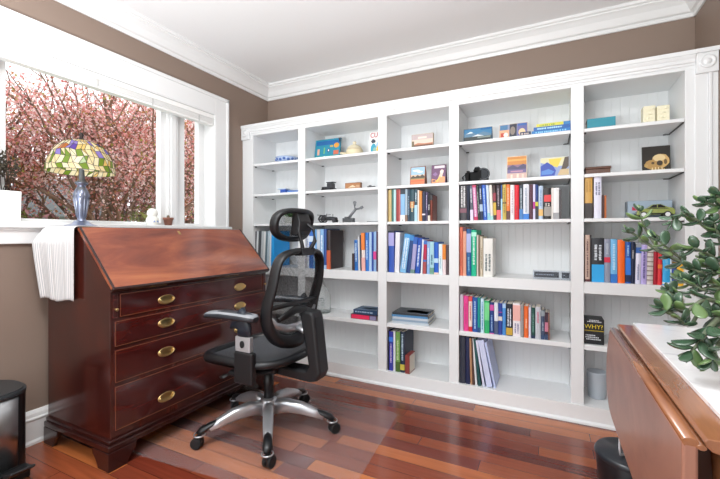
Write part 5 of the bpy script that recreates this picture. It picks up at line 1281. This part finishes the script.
# ------------------------------------------------------------------ outside
struct('ground', MB().box(-30, XL-.15, -14, 22, -.9, -.6), mat('lawn_ground', '6a7a48', .9, noise=.3, nscale=(1, 1, 1)))
nb = thing('neighbour_house', (-12.5, 5.0, -.6), 'pale grey house front seen low through the blossom at left', 'building')
build('wall', MB().box(-13.5, -11, 3.6, 7.0, -.6, 1.50), H('a9adb3', .8), nb)
build('roof', MB().prism([(3.3, 1.50), (7.3, 1.50), (5.3, 2.5)], -13.8, -10.8, 'x'), H('8d9298', .8), nb)
M_bark = mat('cherry_bark', '7a5a48', .85, noise=.3, nscale=(12, 12, 12))
PINK = [leafy('blossom_'+n, c, .5, .6) for n, c in (('rose', 'e2a09c'), ('pale', 'f8dcd8'), ('deep', 'c87870'), ('bronze', 'b87c50'), ('olive', 'a8a050'))]
def cherry(name, x, y, z0, Hh, R_, seed, label, nflow, mix):
    r = random.Random(seed)
    t = thing(name, (x, y, z0), label, 'tree', None)
    wd = MB(); tips = []
    def grow(p, d, l, rad, depth):
        n = 4; pts = [p]; dd = d.copy()
        for k in range(n):
            dd = (dd+Vector((r.uniform(-.22, .22), r.uniform(-.22, .22), r.uniform(-.06, .16)))).normalized(); pts.append(pts[-1]+dd*l/n)
        wd.sweep(pts, [rad*(1-.4*k/n) for k in range(n+1)], 7 if depth < 2 else 5, cap=False)
        if depth >= 2: tips.extend([(pts[k], depth) for k in range(1, n+1)])
        if depth < 5:
            for k in range(3 if depth < 3 else 2):
                q = pts[r.choice((2, 3, 4))]; a = r.uniform(0, 2*PI)
                sd_ = Vector((math.cos(a), math.sin(a), r.uniform(-.1, .5))); grow(q, (dd*.8+sd_*.75).normalized(), l*r.uniform(.62, .82), rad*.52, depth+1)
            grow(pts[-1], dd, l*.8, rad*.6, depth+1)
    for k in range(6):
        a = k*2*PI/6+r.uniform(-.3, .3); grow(Vector((x, y, z0+Hh*.20)), Vector((math.cos(a)*.75, math.sin(a)*.75, .75)).normalized(), Hh*.27, .085, 1)
    wd.sweep([(x, y, z0), (x+.03, y, z0+Hh*.1), (x, y+.02, z0+Hh*.22)], [.17, .14, .12], 12)
    build('trunk_and_branches', wd, M_bark, t)
    bl_ = MB(); 
    for k in range(nflow):
        p, dep = r.choice(tips); s_ = .10
        c = Vector((p[0]+r.gauss(0, s_), p[1]+r.gauss(0, s_), p[2]+r.gauss(0, s_)))
        n = Vector((r.uniform(-1, 1), r.uniform(-1, 1), r.uniform(-1, 1))).normalized(); a = n.cross(Vector((.3, .5, .8))).normalized(); b = n.cross(a)
        R2 = r.uniform(.012, .021); mi = r.choices(range(5), mix)[0]
        o = len(bl_.v); bl_.v.append(tuple(c-n*R2*.5))
        for j in range(5):
            th = 2*PI*j/5; bl_.v.append(tuple(c+(a*math.cos(th)+b*math.sin(th))*R2))
        for j in range(5):
            bl_.f.append([o, o+1+j, o+1+(j+1) % 5]); bl_.mi.append(mi); bl_.sm.append(False)
    f = build('blossom', bl_, PINK, t); f['kind'] = 'stuff'
    return t
cherry('cherry_tree', -6.6, 3.7, -.6, 4.6, 3, 5, 'pink cherry tree in blossom filling the middle of the window', 46000, (34, 38, 10, 11, 7))
cherry('cherry_tree', -7.6, 6.4, -.6, 4.8, 3, 9, 'pink cherry tree in blossom behind the narrow right window pane', 32000, (34, 36, 10, 12, 8))
cherry('cherry_tree', -7.0, 1.5, -.6, 3.9, 3, 14, 'lower pink cherry tree in blossom at the left of the window', 22000, (38, 38, 10, 8, 6))
def shrub(x, y, h, rad, seed, label, cols, n=2600):
    r = random.Random(seed); t = thing('shrub', (x, y, -.6), label, 'shrub')
    wd = MB()
    for k in range(7):
        a = k*.9; wd.sweep([(x, y, -.6), (x+.4*rad*math.cos(a), y+.4*rad*math.sin(a), -.6+h*.5), (x+.7*rad*math.cos(a), y+.7*rad*math.sin(a), -.6+h*.85)], [.03, .02, .008], 6)
    build('stems', wd, M_bark, t)
    m = MB()
    for k in range(n):
        d = Vector((r.gauss(0, 1), r.gauss(0, 1), r.gauss(0, 1))).normalized(); q = r.uniform(.75, 1.0)
        c = Vector((x+d.x*rad*q, y+d.y*rad*q, -.6+h*.55+d.z*h*.45*q))
        a = Vector((r.uniform(-1, 1), r.uniform(-1, 1), r.uniform(-1, 1))).normalized(); b = d.cross(a).normalized(); s_ = r.uniform(.03, .06)
        m.add([c-a*s_, c+b*s_*.5, c+a*s_+d*.01, c-b*s_*.5], [(0, 1, 2), (0, 2, 3)], r.choice((0, 1)))
    f = build('foliage', m, [leafy('shrub_%d_%d' % (seed, i), c_) for i, c_ in enumerate(cols)], t); f['kind'] = 'stuff'
shrub(-6.0, 4.15, 2.15, .8, 2, 'yellow green shrub outside behind the snowman figurine', ('7f8a3c', '9aa050'))
shrub(-6.3, 6.0, 2.2, .9, 4, 'pale blossoming shrub outside low in the narrow window pane', ('8f9a58', 'c8a0a0'))
shrub(-6.6, 2.6, 2.05, .8, 6, 'olive green shrub outside below the lamp', ('77803c', 'b88488'))

# ------------------------------------------------------------------ light
w = bpy.data.worlds.new('overcast_sky'); bpy.context.scene.world = w; w.use_nodes = True
bg = w.node_tree.nodes['Background']; bg.inputs[0].default_value = (.93, .97, 1, 1); bg.inputs[1].default_value = 1.25
def area(name, loc, rot, size, energy, col=(1, 1, 1), sy=None):
    l = bpy.data.lights.new(name, 'AREA'); l.energy = energy; l.size = size; l.color = col
    if sy: l.shape = 'RECTANGLE'; l.size_y = sy
    o = bpy.data.objects.new(name, l); C.objects.link(o); o.location = loc; o.rotation_euler = rot; return o
area('added_ceiling_fill', (-.75, .35, CEIL-.03), (0, 0, 0), .5, 14, (.97, .99, 1))  # added unseen fill under the ceiling, stands in for the room's ambient light
area('added_upward_fill', (-.8, -.45, .95), (PI, 0, 0), 1.0, 76, (.95, .985, 1))  # added fill out of view behind the camera, aimed up to brighten the ceiling

# ------------------------------------------------------------------ camera
f_px, yaw, hy = 379.17, .4615, 234.63
cam = bpy.data.cameras.new('camera'); co = bpy.data.objects.new('camera_view', cam); C.objects.link(co)
cam.sensor_width = 36; cam.lens = 36*f_px/720; cam.shift_y = (hy-239.5)/720
co.location = (0, 0, 1.05); co.rotation_euler = (PI/2, 0, yaw); cam.clip_start = .02
sc = bpy.context.scene; sc.camera = co
sc.view_settings.view_transform = 'Standard'; sc.view_settings.look = 'None'; sc.view_settings.gamma = 1; sc.view_settings.use_curve_mapping = False
sc.view_settings.exposure = .96
sc.cycles.max_bounces = 10; sc.cycles.diffuse_bounces = 6; sc.cycles.transparent_max_bounces = 16; sc.cycles.use_denoising = True
